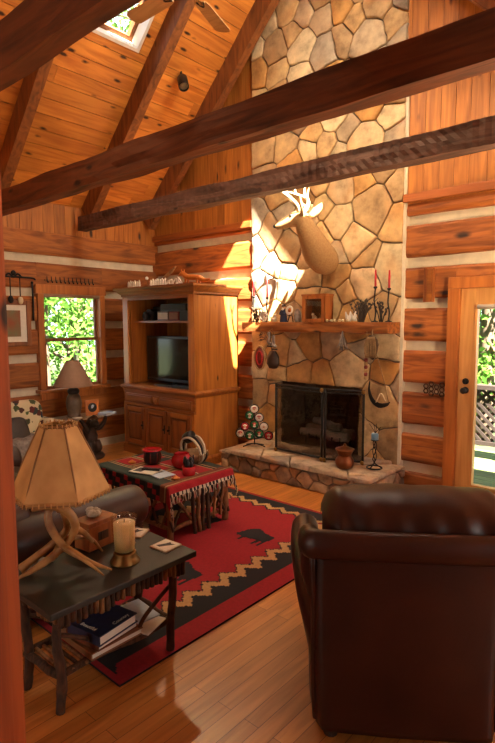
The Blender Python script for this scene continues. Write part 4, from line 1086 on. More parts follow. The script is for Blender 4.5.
# ------------------------------------------------------------------ rug with stepped zigzag border and two bison
RX0, RX1, RY0, RY1 = -3.62, -1.89, 1.28, 3.66
bison = [(-.135, -.02), (-.15, -.075), (-.13, -.10), (-.095, -.085), (-.075, -.105), (-.075, -.155), (-.055, -.155), (-.048, -.095), (.045, -.08), (.055, -.155), (.075, -.155), (.08, -.085), (.10, -.08), (.105, -.155), (.122, -.155), (.128, -.04), (.14, .0), (.135, .04), (.09, .05), (.03, .055), (-.02, .085), (-.065, .10), (-.105, .07), (-.125, .03)]
def inpoly(x, y, P):
    c = False
    for (xa, ya), (xb, yb) in zip(P, P[1:]+P[:1]):
        if (ya > y) != (yb > y) and x < (xb-xa)*(y-ya)/(yb-ya)+xa: c = not c
    return c
def rugcol(x, y):
    for bx_, by_ in ((-2.50, 2.95), (-2.49, 2.20), (-3.05, 2.95), (-3.05, 2.2)):
        if abs(x-bx_) < .17 and abs(y-by_) < .17 and inpoly(x-bx_, y-by_, bison): return 'rug_black'
    dx = min(x-RX0, RX1-x); dy = min(y-RY0, RY1-y)
    # distance from long edges / short edges; wide band on the long edges, slimmer on the short
    if dx/1.0 < dy*1.9: d, u, k = dx, y, 1.0
    else: d, u, k = dy, x, .52
    z = abs(((u/.155) % 1)-.5)*2
    zz = (round(z*6)/6-.5)*.085*(1 if k == 1 else .75)
    e0, e1, e2 = .135*k*(.45 if k < 1 else 1), .285*k+zz, .285*k+.075*(k if k == 1 else .75)+zz
    if d < e0: return 'rug_red'
    if d < e1: return 'rug_black'
    if d < e2: return 'rug_tan'
    if d < e2+.012: return 'rug_black'
    return 'rug_red'
b = MB(); g = .0105; nx, ny = int((RX1-RX0)/g), int((RY1-RY0)/g)
vs = [(RX0+i*(RX1-RX0)/nx, RY0+j*(RY1-RY0)/ny, .012+noise.noise(V((i*.05, j*.05, 0)))*.0015) for i in range(nx+1) for j in range(ny+1)]
base = len(b.v); b.v += vs
for i in range(nx):
    for j in range(ny):
        b.f.append([i*(ny+1)+j, (i+1)*(ny+1)+j, (i+1)*(ny+1)+j+1, i*(ny+1)+j+1]); b.mi.append(b.mat(rugcol(RX0+(i+.5)*(RX1-RX0)/nx, RY0+(j+.5)*(RY1-RY0)/ny))); b.c.append((1, 1, 1, .3)); b.sm.append(True)
b.box(RX0, RX1, RY0, RY1, .001, .0095, 'rug_black')
tag(b.build('area_rug', at=((RX0+RX1)/2, (RY0+RY1)/2, 0)), 'red wool rug with black bison and stepped tan zigzag border', 'rug')

# ------------------------------------------------------------------ twig coffee table with blanket
CX_0, CX_1, CY_0, CY_1, CZ = -3.80, -2.87, 2.40, 3.06, .43
t = thing('coffee_table', 'twig-legged log coffee table under a striped blanket on the rug', 'coffee table', (-3.33, 2.72, .012))
b = MB(); b.box(CX_0, CX_1, CY_0, CY_1, CZ-.03, CZ, 'twig', bev=.004); b.build('tabletop', parent=t)
for x in (CX_0+.04, CX_1-.04):
    for y in (CY_0+.04, CY_1-.04):
        b = MB(); twig(b, (x, y, .012), (x, y, CZ-.03), .026, 'twig', 10, .012); b.build('leg', parent=t)
b = MB()
for y in (CY_0+.04, CY_1-.04):
    twig(b, (CX_0+.04, y, .09), (CX_1-.04, y, .10), .017, 'twig'); twig(b, (CX_0+.04, y, CZ-.06), (CX_1-.04, y, CZ-.06), .02, 'twig')
    for k in range(5): x = CX_0+.13+k*.165; twig(b, (x, y, .09), (x+.14, y, CZ-.06), .012, 'twig'); twig(b, (x+.14, y, .09), (x, y, CZ-.06), .011, 'bark')
for x in (CX_0+.04, CX_1-.04):
    twig(b, (x, CY_0+.04, .09), (x, CY_1-.04, .10), .017, 'twig'); twig(b, (x, CY_0+.04, CZ-.06), (x, CY_1-.04, CZ-.06), .02, 'twig')
b.build('stretcher', parent=t)
for x in (CX_1-.02,):          # bundle of upright twigs in the middle of the end
    for k, y in enumerate((2.66, 2.70, 2.745, 2.79, 2.86, 2.93)):
        b = MB(); twig(b, (x+R.uniform(-.01, .02), y+.01*(k % 2), .014 if k < 4 else .08), (x, y+(k-2)*.015, CZ-.04), .016 if k < 4 else .012, R.choice(('twig', 'bark')), 8, .012); b.build('upright_twig', parent=t)
b = MB()
twig(b, (CX_1-.03, 2.66, .10), (CX_1-.03, 2.44, CZ-.05), .013, 'twig'); twig(b, (CX_1-.03, 2.78, .10), (CX_1-.03, 3.0, CZ-.05), .013, 'twig'); twig(b, (CX_1-.03, 2.46, .10), (CX_1-.03, 2.62, CZ-.05), .012, 'bark'); twig(b, (CX_1-.03, 3.0, .10), (CX_1-.03, 2.84, CZ-.05), .012, 'bark')
b.build('cross_brace', parent=t)
b = MB(); LX, LY = CX_1-CX_0, CY_1-CY_0; dr, df = .075, .12; g = .0125
nu, nv = int((LX+dr)/g), int((LY+2*df)/g)
def blank(s, r):
    # s along X from the left end, r along Y from the front hem
    x = CX_0+s; z = CZ+.004; y = CY_0-df+r
    if s > LX: x = CX_1+.006+.02*(s-LX)/dr; z -= (s-LX)
    if r < df: y = CY_0-.006-.01*(df-r)/df; z -= (df-r)
    elif r > df+LY: y = CY_1+.006; z -= (r-df-LY)
    if s > LX and (r < df or r > df+LY): f = min(s-LX, df-r if r < df else r-df-LY); z = min(z, CZ-max(s-LX, (df-r) if r < df else r-df-LY)); x += f*.3
    z += noise.noise(V((s*7, r*7, 3)))*.0035+.003; x += noise.noise(V((r*14, 0, 5)))*.008*(s > LX); y -= abs(noise.noise(V((s*12, 0, 2))))*.012*(r < df)
    return V((x, y, z))
def bcol(s, r):
    v = (r-df)/LY
    if s > LX-.085:
        q = (s-LX+.085)/(dr+.085)
        for lim, c in ((.10, 'b_brown'), (.16, 'b_tan'), (.26, 'b_brown'), (.31, 'b_green'), (.37, 'b_tan'), (.45, 'b_brown'), (.88, 'b_red')):
            if q < lim: return c
        return 'b_black' if int(r/.02) % 2 else 'b_white'
    if v < -.01:
        w = (int(s/.05)+int((r)/.04)) % 3
        return ('b_black', 'b_red', 'b_black')[w]
    if v > 1: return 'b_green'
    for lim, c in ((.17, 'b_green'), (.19, 'b_tan'), (.215, 'b_black'), (.235, 'b_tan'), (.26, 'b_green')):
        if v < lim: return c
    if v < .50:
        if abs(((s+.02)/.31) % 1-.5) < .33: return 'b_red'
        return 'b_tan' if int(s/.025) % 2 else 'b_brown'
    for lim, c in ((.53, 'b_tan'), (.56, 'b_black'), (.58, 'b_white')):
        if v < lim: return c
    if v < .80: return 'b_red' if abs((s/.31) % 1-.5) < .36 else 'b_green'
    for lim, c in ((.82, 'b_tan'), (.86, 'b_black'), (.88, 'b_tan')):
        if v < lim: return c
    return 'b_green'
b.v += [tuple(blank((LX+dr)*i/nu, (LY+2*df)*j/nv)) for i in range(nu+1) for j in range(nv+1)]
for i in range(nu):
    for j in range(nv):
        b.f.append([i*(nv+1)+j, (i+1)*(nv+1)+j, (i+1)*(nv+1)+j+1, i*(nv+1)+j+1]); b.mi.append(b.mat(bcol((LX+dr)*(i+.5)/nu, (LY+2*df)*(j+.5)/nv))); b.c.append((1, 1, 1, .3)); b.sm.append(True)
bl_ = b.build('striped_blanket', at=(-3.33, 2.72, CZ)); tag(bl_, 'red and dark green striped blanket draped over the coffee table', 'blanket')
b = MB()
for k in range(52):
    r = (LY+2*df)*(k+.5)/52; q = blank(LX+dr, r); b.tube([q, q+V((.004+R.uniform(-.006, .006), R.uniform(-.006, .006), -.025)), q+V((.004, R.uniform(-.012, .012), -.045-R.uniform(0, .012)))], [.0045, .004, .003], 'b_white' if k % 3 else 'b_black', 5, 2)
f = b.build('fringe', at=(-3.33, 2.72, CZ)); f.parent = bl_; f.location = (0, 0, 0); f['kind'] = 'stuff'; f['label'] = 'cream and black twisted fringe'
BZ = CZ+.009
t = thing('red_black_pot', 'dark painted pot with a red rim on the coffee table', 'pot', (-3.46, 2.72, BZ)); c_ = (-3.46, 2.72, BZ)
b = MB(); b.lathe([(.05, 0), (.062, .02), (.068, .06), (.06, .10), (.062, .112)], c_, 'black', 18)
for k in range(7): a = k*.9; b.tube([V(c_)+V((.058*math.cos(a), .058*math.sin(a), .015)), V(c_)+V((.072*math.cos(a), .072*math.sin(a), .06)), V(c_)+V((.063*math.cos(a), .063*math.sin(a), .10))], .006, 'rust', 6)
b.build('body', parent=t)
b = MB(); b.lathe([(.06, .108), (.082, .112), (.084, .124), (.07, .126), (.055, .12), (0, .118)], c_, 'red', 20); b.build('rim', parent=t)['label'] = 'glossy red rim'
c_ = (-3.17, 2.79, BZ); b = MB(); b.lathe([(.042, 0), (.07, .02), (.084, .055), (.078, .092), (.06, .112), (.062, .122), (.052, .12), (.054, .108), (.06, .09), (0, .05)], c_, 'red', 22); tag(b.build('red_bowl', at=c_), 'round glossy red bowl on the coffee table', 'bowl')
t = thing('red_cup', 'red cup full of dark pine cones near the blanket end', 'cup', (-2.985, 2.70, BZ)); c_ = (-2.985, 2.70, BZ)
b = MB(); b.lathe([(.045, 0), (.05, .01), (.053, .07), (.047, .07), (.045, .02), (0, .015)], c_, 'red', 18); b.build('body', parent=t)
t2 = thing('pine_cones', 'dark cones heaped in the red cup', 'pine cones', (-2.985, 2.70, BZ+.05))
for k in range(5): b = MB(); b.ball((c_[0]+.022*math.cos(k*1.3), c_[1]+.022*math.sin(k*1.3), BZ+.085+.02*(k % 2)), (.02, .02, .034), 'black', 10, rough=.5); b.build('cone', parent=t2)
for lab, x, y, a, m in (('open pale magazine flat on the coffee table', -3.30, 2.53, .25, 'paper'), ('bluish magazine half under the pale one on the coffee table', -3.17, 2.56, -.1, 'ltblue')):
    b = MB(); b.box(-.11, .11, -.075, .075, 0, .005, m, T=TR((x, y, BZ+.001+(.006 if m == 'paper' else 0)), a)); b.box(-.09, -.01, -.05, .05, .005, .0055, 'slate', T=TR((x, y, BZ+.001+(.006 if m == 'paper' else 0)), a)); tag(b.build('magazine', at=(x, y, BZ)), lab, 'magazine')
b = MB(); b.box(-.075, .075, -.02, .02, 0, .018, 'plastic', T=TR((-3.27, 2.56, BZ+.013), .5), bev=.006)
for k in range(8): b.box(-.06+k*.014, -.052+k*.014, -.012, .012, .018, .020, 'slate', T=TR((-3.27, 2.56, BZ+.013), .5))
tag(b.build('remote_control', at=(-3.27, 2.56, BZ+.013)), 'black remote control lying on the pale magazine', 'remote control')
for k, (x, y) in enumerate(((-3.60, 2.62), (-2.98, 2.56))):
    b = MB(); b.lathe([(.03, 0), (.034, .008), (.02, .014), (.012, .022), (0, .03)], (x, y, BZ), 'orange', 12); tag(b.build('small_ornament', at=(x, y, BZ)), ('tiny orange ornament by the dark pot on the blanket', 'tiny orange ornament in front of the red cup')[k], 'ornament')
t = thing('woven_basket', 'cream and black woven basket with arched handle on the coffee table', 'basket', (-3.25, 3.0, BZ)); O2 = V((-3.25, 2.985, BZ))
b = MB(); b.lathe([(.07, 0), (.105, .02), (.125, .06), (.12, .085), (.105, .08), (.09, .03), (0, .012)], O2, 'twine', 20)
for k in range(18): a = 2*PI*k/18; b.tube([O2+V((.075*math.cos(a), .075*math.sin(a), .003)), O2+V((.11*math.cos(a), .11*math.sin(a), .02)), O2+V((.13*math.cos(a), .13*math.sin(a), .06)), O2+V((.123*math.cos(a), .123*math.sin(a), .088))], .007, ('b_white', 'black', 'twine')[k % 3], 6, 2)
b.build('body', parent=t)
for sx in (-.02, .0, .022):
    b = MB(); b.tube([O2+V((-.12, sx, .08)), O2+V((-.11, sx*1.5, .15)), O2+V((-.05, sx*2, .20)), O2+V((.03, sx*2, .205)), O2+V((.10, sx*1.5, .15)), O2+V((.12, sx, .08))], .011, 'b_white' if sx else 'black', 8); b.build('handle', parent=t)
b = MB(); b.tube([O2+V((-.075, 0, .182)), O2+V((-.05, 0, .203)), O2+V((-.01, 0, .213))], .048, 'plastic', 10, 2); b.build('handle_wrap', parent=t)

# ------------------------------------------------------------------ on the mantel
MZ = 1.607
def taper(label, x, y, hz, ht, twist=0):
    t = thing('candlestick', label, 'candlestick', (x, y, MZ), group='red tapers on the mantel')
    b = MB(); b.lathe([(.034, 0), (.034, .006), (.01, .014), (.006, .03), (.006, .032)], (x, y, MZ), 'iron', 14)
    b.tube([(x, y, MZ+.02), (x+.008, y, MZ+hz*.3), (x-.008, y, MZ+hz*.6), (x, y, MZ+hz)], .0075, 'iron', 8); b.lathe([(.008, hz-.01), (.018, hz), (.018, hz+.012), (.012, hz+.014)], (x, y, MZ), 'iron', 12); b.build('holder', parent=t)
    b = MB(); b.lathe([(.0105, hz+.005), (.0105, hz+ht*.5), (.008, hz+ht-.008), (0, hz+ht)], (x, y, MZ), 'redwax', 10); b.build('candle', parent=t)['label'] = 'red taper candle'
taper('red taper in an iron holder at the far left end of the mantel', -3.94, 4.58, .28, .22)
taper('red taper in an iron holder, second from the left end of the mantel', -3.745, 4.58, .26, .24)
taper('red taper in a black iron holder beside the dried twigs on the mantel', -2.43, 4.58, .32, .175)
taper('red taper in a black iron holder at the far right end of the mantel', -2.29, 4.58, .30, .18)
def twigs(name, label, cat_, x, y, n, h, spr, m, part='twigs', z=MZ):
    t = thing(name, label, cat_, (x, y, z)); b = MB()
    for k in range(n):
        dx, dy, hh = R.gauss(0, spr), R.gauss(0, spr*.4), h*R.uniform(.6, 1); b.tube([(x+dx*.2, y+dy*.2, z), (x+dx*.5, y+dy*.6, z+hh*.5), (x+dx*1.1, y+dy, z+hh)], [.006, .005, .003], m, 5, 2)
        for q in range(3): c = V((x+dx*(.5+.2*q), y+dy*.7, z+hh*(.5+.2*q))); b.ball(c+V((R.uniform(-.012, .012), 0, .004)), (.012, .009, .012), m, 6)
    b.build(part, parent=t); return t
twigs('dried_flowers', 'dark dried flower bunch at the left end of the mantel', 'dried flowers', -3.87, 4.56, 12, .17, .05, 'wreath')
twigs('dried_flowers', 'grey dried twig bundle on the right half of the mantel', 'dried flowers', -2.58, 4.58, 24, .23, .09, 'grass_tw')
twigs('pine_sprig', 'dark sprig between the two right-hand red tapers', 'sprig', -2.37, 4.6, 9, .2, .04, 'bear')
t = thing('white_wreath', 'round white patterned wreath ornament lying against the left candlesticks', 'ornament', (-3.775, 4.55, MZ))
b = MB(); O3 = V((-3.775, 4.55, MZ+.062))
pts = [O3+V((.042*math.cos(a), .008*math.sin(a*3), .042*math.sin(a))) for a in [2*PI*k/16 for k in range(17)]]
b.tube(pts, .019, 'snow', 8, 1); b.build('ring', parent=t)
b = MB()
for k in range(14): a = k*2*PI/14; b.ball(O3+V((.044*math.cos(a), -.018, .044*math.sin(a))), .007, ('black', 'red', 'snow')[k % 3], 6)
b.ball(O3, (.03, .012, .03), 'snow', 12); b.build('berries', parent=t)
b = MB(); b.ball((-3.62, 4.55, MZ+.03), (.042, .03, .03), 'b_white', 12); b.ball((-3.60, 4.545, MZ+.07), (.022, .02, .022), 'b_white', 10); b.tube([(-3.582, 4.54, MZ+.07), (-3.565, 4.535, MZ+.066)], [.007, .001], 'orange', 6, 1); b.tube([(-3.65, 4.55, MZ+.035), (-3.69, 4.555, MZ+.055)], [.016, .004], 'b_white', 6, 1)
tag(b.build('bird_figurine', at=(-3.62, 4.55, MZ)), 'small cream bird figurine on the mantel left of the blue figure', 'figurine')
def figure(label, x, robe, hat, h, grp=None):
    t = thing('doll_figurine', label, 'figurine', (x, 4.56, MZ)); y = 4.56
    b = MB(); b.lathe([(.042, 0), (.044, .01), (.036, h*.35), (.026, h*.6), (.018, h*.68), (.012, h*.7)], (x, y, MZ), robe, 14)
    for s in (1, -1): b.tube([(x+s*.022, y, MZ+h*.62), (x+s*.042, y-.01, MZ+h*.45), (x+s*.02, y-.035, MZ+h*.40)], [.012, .011, .008], robe, 6, 3)
    b.build('robe', parent=t)
    b = MB(); b.ball((x, y, MZ+h*.78), (.021, .021, .024), 'skin', 12); b.ball((x, y-.02, MZ+h*.775), (.005, .006, .005), 'skin', 6)
    for s in (1, -1): b.ball((x+s*.008, y-.019, MZ+h*.80), .003, 'black', 6)
    b.build('head', parent=t)
    b = MB(); b.lathe([(.025, h*.80), (.024, h*.84), (.015, h*.92), (0, h)], (x, y+.003, MZ), hat, 12); b.build('hat', parent=t)
    b = MB(); b.ball((x, y-.014, MZ+h*.66), (.016, .012, .022), 'snow', 8); b.build('beard', parent=t)
figure('small figurine in a navy robe with dark hat on the mantel', -3.50, 'navy', 'bear', .205)
t = thing('decorative_plate', 'pale round plate on a dark easel between the navy figure and the wooden box', 'plate', (-3.40, 4.56, MZ))
b = MB(); b.lathe([(.0, 0), (.03, .002), (.048, .010), (.05, .013), (.03, .006), (0, .005)], (-3.415, 4.56, MZ+.125), 'snow', 20, T=Matrix.Rotation(PI/2-.15, 4, 'X')); b.lathe([(.018, .007), (.024, .0075)], (-3.415, 4.56, MZ+.125), 'orange', 14, T=Matrix.Rotation(PI/2-.15, 4, 'X')); b.build('dish', parent=t)
b = MB(); b.tube([(-3.45, 4.57, MZ), (-3.43, 4.575, MZ+.08), (-3.415, 4.58, MZ+.15)], .005, 'iron', 6); b.tube([(-3.38, 4.57, MZ), (-3.40, 4.575, MZ+.08), (-3.415, 4.58, MZ+.15)], .005, 'iron', 6); b.tube([(-3.44, 4.55, MZ+.07), (-3.39, 4.55, MZ+.07)], .004, 'iron', 6, 1); b.build('easel', parent=t)
b = MB(); b.lathe([(.03, 0), (.04, .03), (.042, .075), (.03, .115), (.014, .13), (.016, .14)], (-3.315, 4.56, MZ), 'plaid', 16); tag(b.build('grey_vase', at=(-3.315, 4.56, MZ)), 'squat grey vase against the wooden box on the mantel', 'vase')
t = thing('shadow_box', 'open-fronted wooden box with trinkets in the middle of the mantel', 'wooden box', (-3.08, 4.6, MZ))
x0, x1, y0, y1, z0, z1 = -3.225, -2.955, 4.52, 4.68, MZ, MZ+.285
b = MB(); b.box(x0, x1, y0, y1, z0, z0+.02, 'boxw'); b.box(x0-.01, x1+.01, y0-.01, y1, z1-.02, z1, 'boxw', bev=.004); b.box(x0, x0+.02, y0, y1, z0, z1, 'boxw'); b.box(x1-.02, x1, y0, y1, z0, z1, 'boxw'); b.box(x0, x1, y1-.012, y1, z0, z1, 'bark')
b.box(x0, x0+.035, y0-.006, y0+.01, z0, z1-.02, 'boxw'); b.box(x1-.035, x1, y0-.006, y0+.01, z0, z1-.02, 'boxw'); b.box(x0+.035, x1-.035, y0-.005, y0+.01, z0, z0+.035, 'boxw'); b.box(x0+.035, x1-.035, y0-.005, y0+.01, z1-.05, z1-.02, 'boxw'); b.build('case', parent=t)
b = MB(); b.box(x0+.03, x1-.03, y0+.012, y0+.016, z0+.03, z1-.04, 'clear'); b.build('glass_front', parent=t)
for lab, dx, m in (('tiny white trinket inside the wooden box on the mantel', -.04, 'snow'), ('tiny brown trinket inside the wooden box on the mantel', .05, 'twine')):
    q = V((-3.09+dx, 4.6, MZ+.0205)); b = MB(); b.ball(q+V((0, 0, .025)), (.028, .02, .025), m, 10); b.ball(q+V((-.012, -.01, .058)), .017, m, 8); tag(b.build('trinket', at=q), lab, 'trinket')
t = thing('bone_string', 'string of pale bone beads in front of the wooden box', 'bead string', (-2.80, 4.52, MZ))
b = MB(); b.tube([(-2.92+k*.03, 4.52+.015*math.sin(k*2), MZ+.008) for k in range(9)], .003, 'twine', 5, 2); b.build('cord', parent=t)
for k in range(8):
    b = MB(); b.ball((-2.92+k*.031, 4.52+.018*math.sin(k*2), MZ+.016), (.017, .012, .015), 'bone', 8, rough=.3); b.build('bead', parent=t)
b = MB(); b.grid(lambda u, v: V((-2.73+.12*u, 4.57-.03*math.sin(v*PI), MZ+.004+.10*abs(math.sin((u*2.2+v*.7)*PI))*(1-abs(v-.5)))), 14, 10, 'snow'); tag(b.build('folded_napkin', at=(-2.67, 4.56, MZ), solid=.004), 'crumpled white napkin left of the dried twig bundle', 'napkin')

# ------------------------------------------------------------------ hanging from the mantel
def hook(b, p): b.tube([(p[0], 4.46, 1.55), (p[0], 4.435, 1.545), (p[0], p[1], p[2])], .0025, 'twine', 5, 2)
t = thing('sled_ornament', 'red oval wooden sled ornament hanging under the left mantel end', 'ornament', (-3.72, 4.42, 1.10))
b = MB(); O4 = V((-3.72, 4.42, 1.21)); pts = [O4+V((.075*math.cos(a), 0, .13*math.sin(a))) for a in [2*PI*k/24 for k in range(25)]]; b.tube(pts, .011, 'b_tan', 8, 1)
hook(b, (-3.72, 4.42, 1.34)); b.build('rim', parent=t)
b = MB(); b.lathe([(0, -.006), (.068, -.006), (.068, .006), (0, .006)], O4, 'rust', 24, T=Matrix.Rotation(PI/2, 4, 'X') @ Matrix.Diagonal((1, 1.75, 1, 1))); pts = [O4+V((.04*math.cos(a), -.011, .075*math.sin(a))) for a in [2*PI*k/20 for k in range(21)]]; b.tube(pts, .006, 'redwax', 6, 1); b.build('panel', parent=t)
t = thing('woven_bag', 'dark net bag hanging behind the red oval ornament', 'bag', (-3.60, 4.47, 1.12))
b = MB(); b.lathe([(0, 0), (.05, .006), (.085, .06), (.08, .13), (.045, .19), (.03, .2)], (-3.60, 4.50, 1.09), 'bear', 14, T=Matrix.Diagonal((1, .55, 1, 1))); b.build('pouch', parent=t)
b = MB(); b.tube([(-3.60, 4.49, 1.28), (-3.615, 4.45, 1.42), (-3.60, 4.442, 1.52)], .006, 'twine', 6); b.build('cord', parent=t)
t = thing('ice_skates', 'grey pair of little skates hanging from the mantel beside the red ornament', 'skates', (-3.56, 4.41, 1.33))
for k, x in enumerate((-3.59, -3.53)):
    b = MB(); b.tube([(x, 4.42, 1.50-.03*k), (x, 4.42, 1.43-.03*k), (x+.004, 4.415, 1.385-.03*k), (x+.045, 4.41, 1.37-.03*k)], [.016, .018, .022, .012], 'plaid', 8); b.box(x-.02, x+.06, 4.409, 4.413, 1.335-.03*k, 1.352-.03*k, 'slate'); b.tube([(x, 4.42, 1.5-.03*k), (-3.56, 4.435, 1.54)], .003, 'twine', 5, 1); b.build('skate', parent=t)
t = thing('greenery_swag', 'dark pine swag hanging at the left end of the mantel front', 'swag', (-3.66, 4.42, 1.38))
b = MB()
for k in range(26): a = R.uniform(0, 6.3); q = V((-3.66+R.uniform(-.05, .04), 4.425, 1.5-R.uniform(0, .1))); b.tube([q, q+V((.05*math.cos(a), -.01, .03*math.sin(a)-.02))], [.004, .001], 'bear', 5, 1)
b.build('needles', parent=t)
t = thing('herb_bundle', 'grey dried herb bundle hanging from the middle of the mantel', 'herb bundle', (-2.69, 4.42, 1.31))
b = MB()
for k in range(16): x = -2.69+R.gauss(0, .014); b.tube([(-2.69, 4.43, 1.52), (x, 4.42, 1.43), (x+R.gauss(0, .02), 4.415, 1.32+R.uniform(0, .05))], [.003, .005, .007], ('grass_tw', 'plaid')[k % 2], 5, 2)
b.build('stems', parent=t)
t = thing('oval_brush', 'brown oval woven fan hanging near the right end of the mantel', 'woven fan', (-2.37, 4.42, 1.26))
b = MB(); O5 = V((-2.37, 4.41, 1.375)); b.ball(O5, (.075, .022, .115), 'wreath', 18, rough=.25)
for k in range(9): a = -1+k*.25; b.tube([O5+V((math.sin(a)*.06, -.02, -.10)), O5+V((math.sin(a)*.07, -.026, 0)), O5+V((math.sin(a)*.045, -.02, .095))], .005, 'twine', 5, 3)
b.build('weave', parent=t)
b = MB(); b.tube([(-2.37, 4.41, 1.49), (-2.37, 4.43, 1.54)], .005, 'twine', 6, 1); b.build('loop', parent=t)
t = thing('striped_peg', 'red and cream striped wooden peg hanging under the oval woven fan', 'ornament', (-2.44, 4.44, 1.02))
b = MB(); b.tube([(-2.435, 4.44, 1.52), (-2.44, 4.44, 1.26)], .004, 'b_tan', 5, 1); b.build('cord', parent=t)
for k in range(6): b = MB(); b.lathe([(.014, 0), (.018, .008), (.018, .025), (.014, .033)], (-2.44, 4.44, 1.06+k*.034), 'rust' if k % 2 else 'b_tan', 10); b.build('bead', parent=t)
t = thing('hanging_sickle', 'dark crescent blade on a rope hanging low on the right of the chimney', 'sickle', (-2.33, 4.55, .81))
b = MB(); b.tube([(-2.43, 4.5, 1.04), (-2.435, 4.5, .95), (-2.40, 4.5, .86), (-2.33, 4.5, .815), (-2.25, 4.5, .83), (-2.215, 4.5, .86)], [.006, (.014, .006), (.022, .006), (.026, .006), (.018, .006), .003], 'iron', 8, up=(0, 0, 1)); b.build('blade', parent=t)
b = MB(); b.tube([(-2.43, 4.5, 1.03), (-2.41, 4.48, 1.2), (-2.39, 4.45, 1.40), (-2.385, 4.44, 1.52)], .005, 'twine', 6); b.tube([(-2.23, 4.5, .85), (-2.29, 4.49, 1.1), (-2.37, 4.45, 1.4), (-2.38, 4.44, 1.52)], .005, 'twine', 6); b.tube([(-2.36, 4.5, .84), (-2.31, 4.5, .93), (-2.26, 4.5, .86)], .006, 'bone', 6); b.build('rope', parent=t)

for o in list(C.objects):
    if o.parent is None and o.name.split('.')[0] in ('sled_ornament', 'woven_bag', 'ice_skates', 'greenery_swag', 'herb_bundle', 'oval_brush', 'striped_peg', 'hanging_sickle'):
        o.location.y += .085; o.location.x *= 1.018
# ------------------------------------------------------------------ on the hearth
HZ = .236
t = thing('ornament_tree', 'wire tree stand hung with round painted Santa discs on the left of the hearth', 'ornament tree', (-3.76, 4.38, HZ)); OX, OY = -3.76, 4.38; yw = V((.81, .58, 0)); nwv = V((.58, -.81, 0))
def OT(u, z, w=0): return V((OX, OY, HZ+z*1.12))+yw*u*1.2+nwv*w
b = MB(); b.tube([OT(-.10, .008, .05), OT(-.06, .014, .0), OT(0, .03, 0), OT(.06, .014, .0), OT(.10, .008, .05)], .006, 'iron', 6); b.tube([OT(-.08, .007, -.06), OT(0, .03, 0), OT(.08, .007, -.06)], .006, 'iron', 6); b.tube([OT(0, .02), OT(0, .40)], .006, 'iron', 6, 1)
for z, w_ in ((.10, .12), (.19, .09), (.27, .05)): b.tube([OT(-w_, z, .005), OT(0, z-.02, .005), OT(w_, z, .005)], .005, 'iron', 6)
b.build('wire_frame', parent=t)
cols = ['snow', 'green', 'snow', 'redwax', 'green', 'snow', 'b_white', 'green', 'green', 'redwax']; i_ = 0
for row, (n_, z) in enumerate(((1, .385), (2, .30), (3, .21), (4, .12))):
    for k in range(n_):
        u = (k-(n_-1)/2)*.088; q = OT(u, z+(.012 if (k+row) % 2 else -.008), .014)
        T = Matrix((yw, V((0, 0, 1)), nwv)).transposed().to_4x4()
        b = MB(); b.lathe([(.0, -.006), (.042, -.006), (.045, 0), (.042, .006), (0, .007)], q, cols[i_], 18, T=T); d = b.build('painted_disc', parent=t)
        b = MB(); pts = [q+T.to_3x3() @ V((.046*math.cos(a), .046*math.sin(a), 0)) for a in [2*PI*j/18 for j in range(19)]]; b.tube(pts, .007, 'iron', 6, 1); b.build('ring', parent=d)
        b = MB(); L3 = T.to_3x3(); b.ball(q+L3 @ V((0, -.004, .008)), (.014, .014, .014), 'skin', 8); b.tube([q+L3 @ V((-.02, .008, .008)), q+L3 @ V((0, .018, .009)), q+L3 @ V((.02, .008, .008))], .006, ('redwax', 'snow')[i_ % 2], 6, 3); b.tube([q+L3 @ V((-.014, -.016, .009)), q+L3 @ V((0, -.024, .01)), q+L3 @ V((.014, -.016, .009))], .007, 'snow', 6, 3); b.build('painted_face', parent=d)
        i_ += 1
t = thing('copper_pot', 'aged copper pot with flared collar standing on the hearth before the screen', 'pot', (-2.545, 4.265, HZ)); c_ = (-2.545, 4.265, HZ)
b = MB(); b.lathe([(.05, 0), (.075, .015), (.088, .055), (.086, .085), (.066, .115), (.062, .13)], c_, 'copper', 24); b.build('body', parent=t)
b = MB(); b.lathe([(.062, .128), (.07, .15), (.084, .175), (.09, .186), (.085, .19), (.06, .195), (.02, .215), (0, .22)], c_, 'copper', 24); b.build('collar', parent=t)
b = MB(); b.ball((c_[0], c_[1], HZ+.225), .014, 'copper', 10); b.build('lid_knob', parent=t)
t = thing('candle_stand', 'black iron floor candle stand with pale blue candle at the right end of the hearth', 'candle stand', (-2.335, 4.45, HZ)); c_ = V((-2.335, 4.45, HZ))
b = MB(); pts = [c_+V((.07*math.cos(a), .07*math.sin(a), .008)) for a in [2*PI*k/20 for k in range(21)]]; b.tube(pts, .007, 'iron', 6, 1)
for k in range(3): a = k*2.09+.4; b.tube([c_+V((.07*math.cos(a), .07*math.sin(a), .008)), c_+V((.03*math.cos(a), .03*math.sin(a), .03)), c_+V((0, 0, .05))], .006, 'iron', 6)
b.build('base', parent=t)
b = MB()
for s in (0, 1, 2): b.tube([c_+V((.016*math.cos(z*22+s*2.09)*(1 if .08 < z < .25 else .3), .016*math.sin(z*22+s*2.09)*(1 if .08 < z < .25 else .3), z)) for z in [.045+k*.02 for k in range(12)]], .005, 'iron', 6, 2)
b.lathe([(.01, .26), (.035, .265), (.04, .275), (.035, .275), (.0, .27)], c_, 'iron', 16); b.build('stem', parent=t)
b = MB(); b.lathe([(.032, .272), (.034, .28), (.034, .325), (.028, .335), (0, .335)], c_, 'blueiron', 16); b.build('candle', parent=t)['label'] = 'pale blue stub candle'
b = MB()
for k in range(4): a = k*1.57+.3; b.tube([c_+V((0, 0, .335)), c_+V((.02*math.cos(a), .01, .36)), c_+V((.06*math.cos(a), .01*math.sin(a), .40+.01*k))], .003, 'iron', 5)
b.build('wire_finial', parent=t)

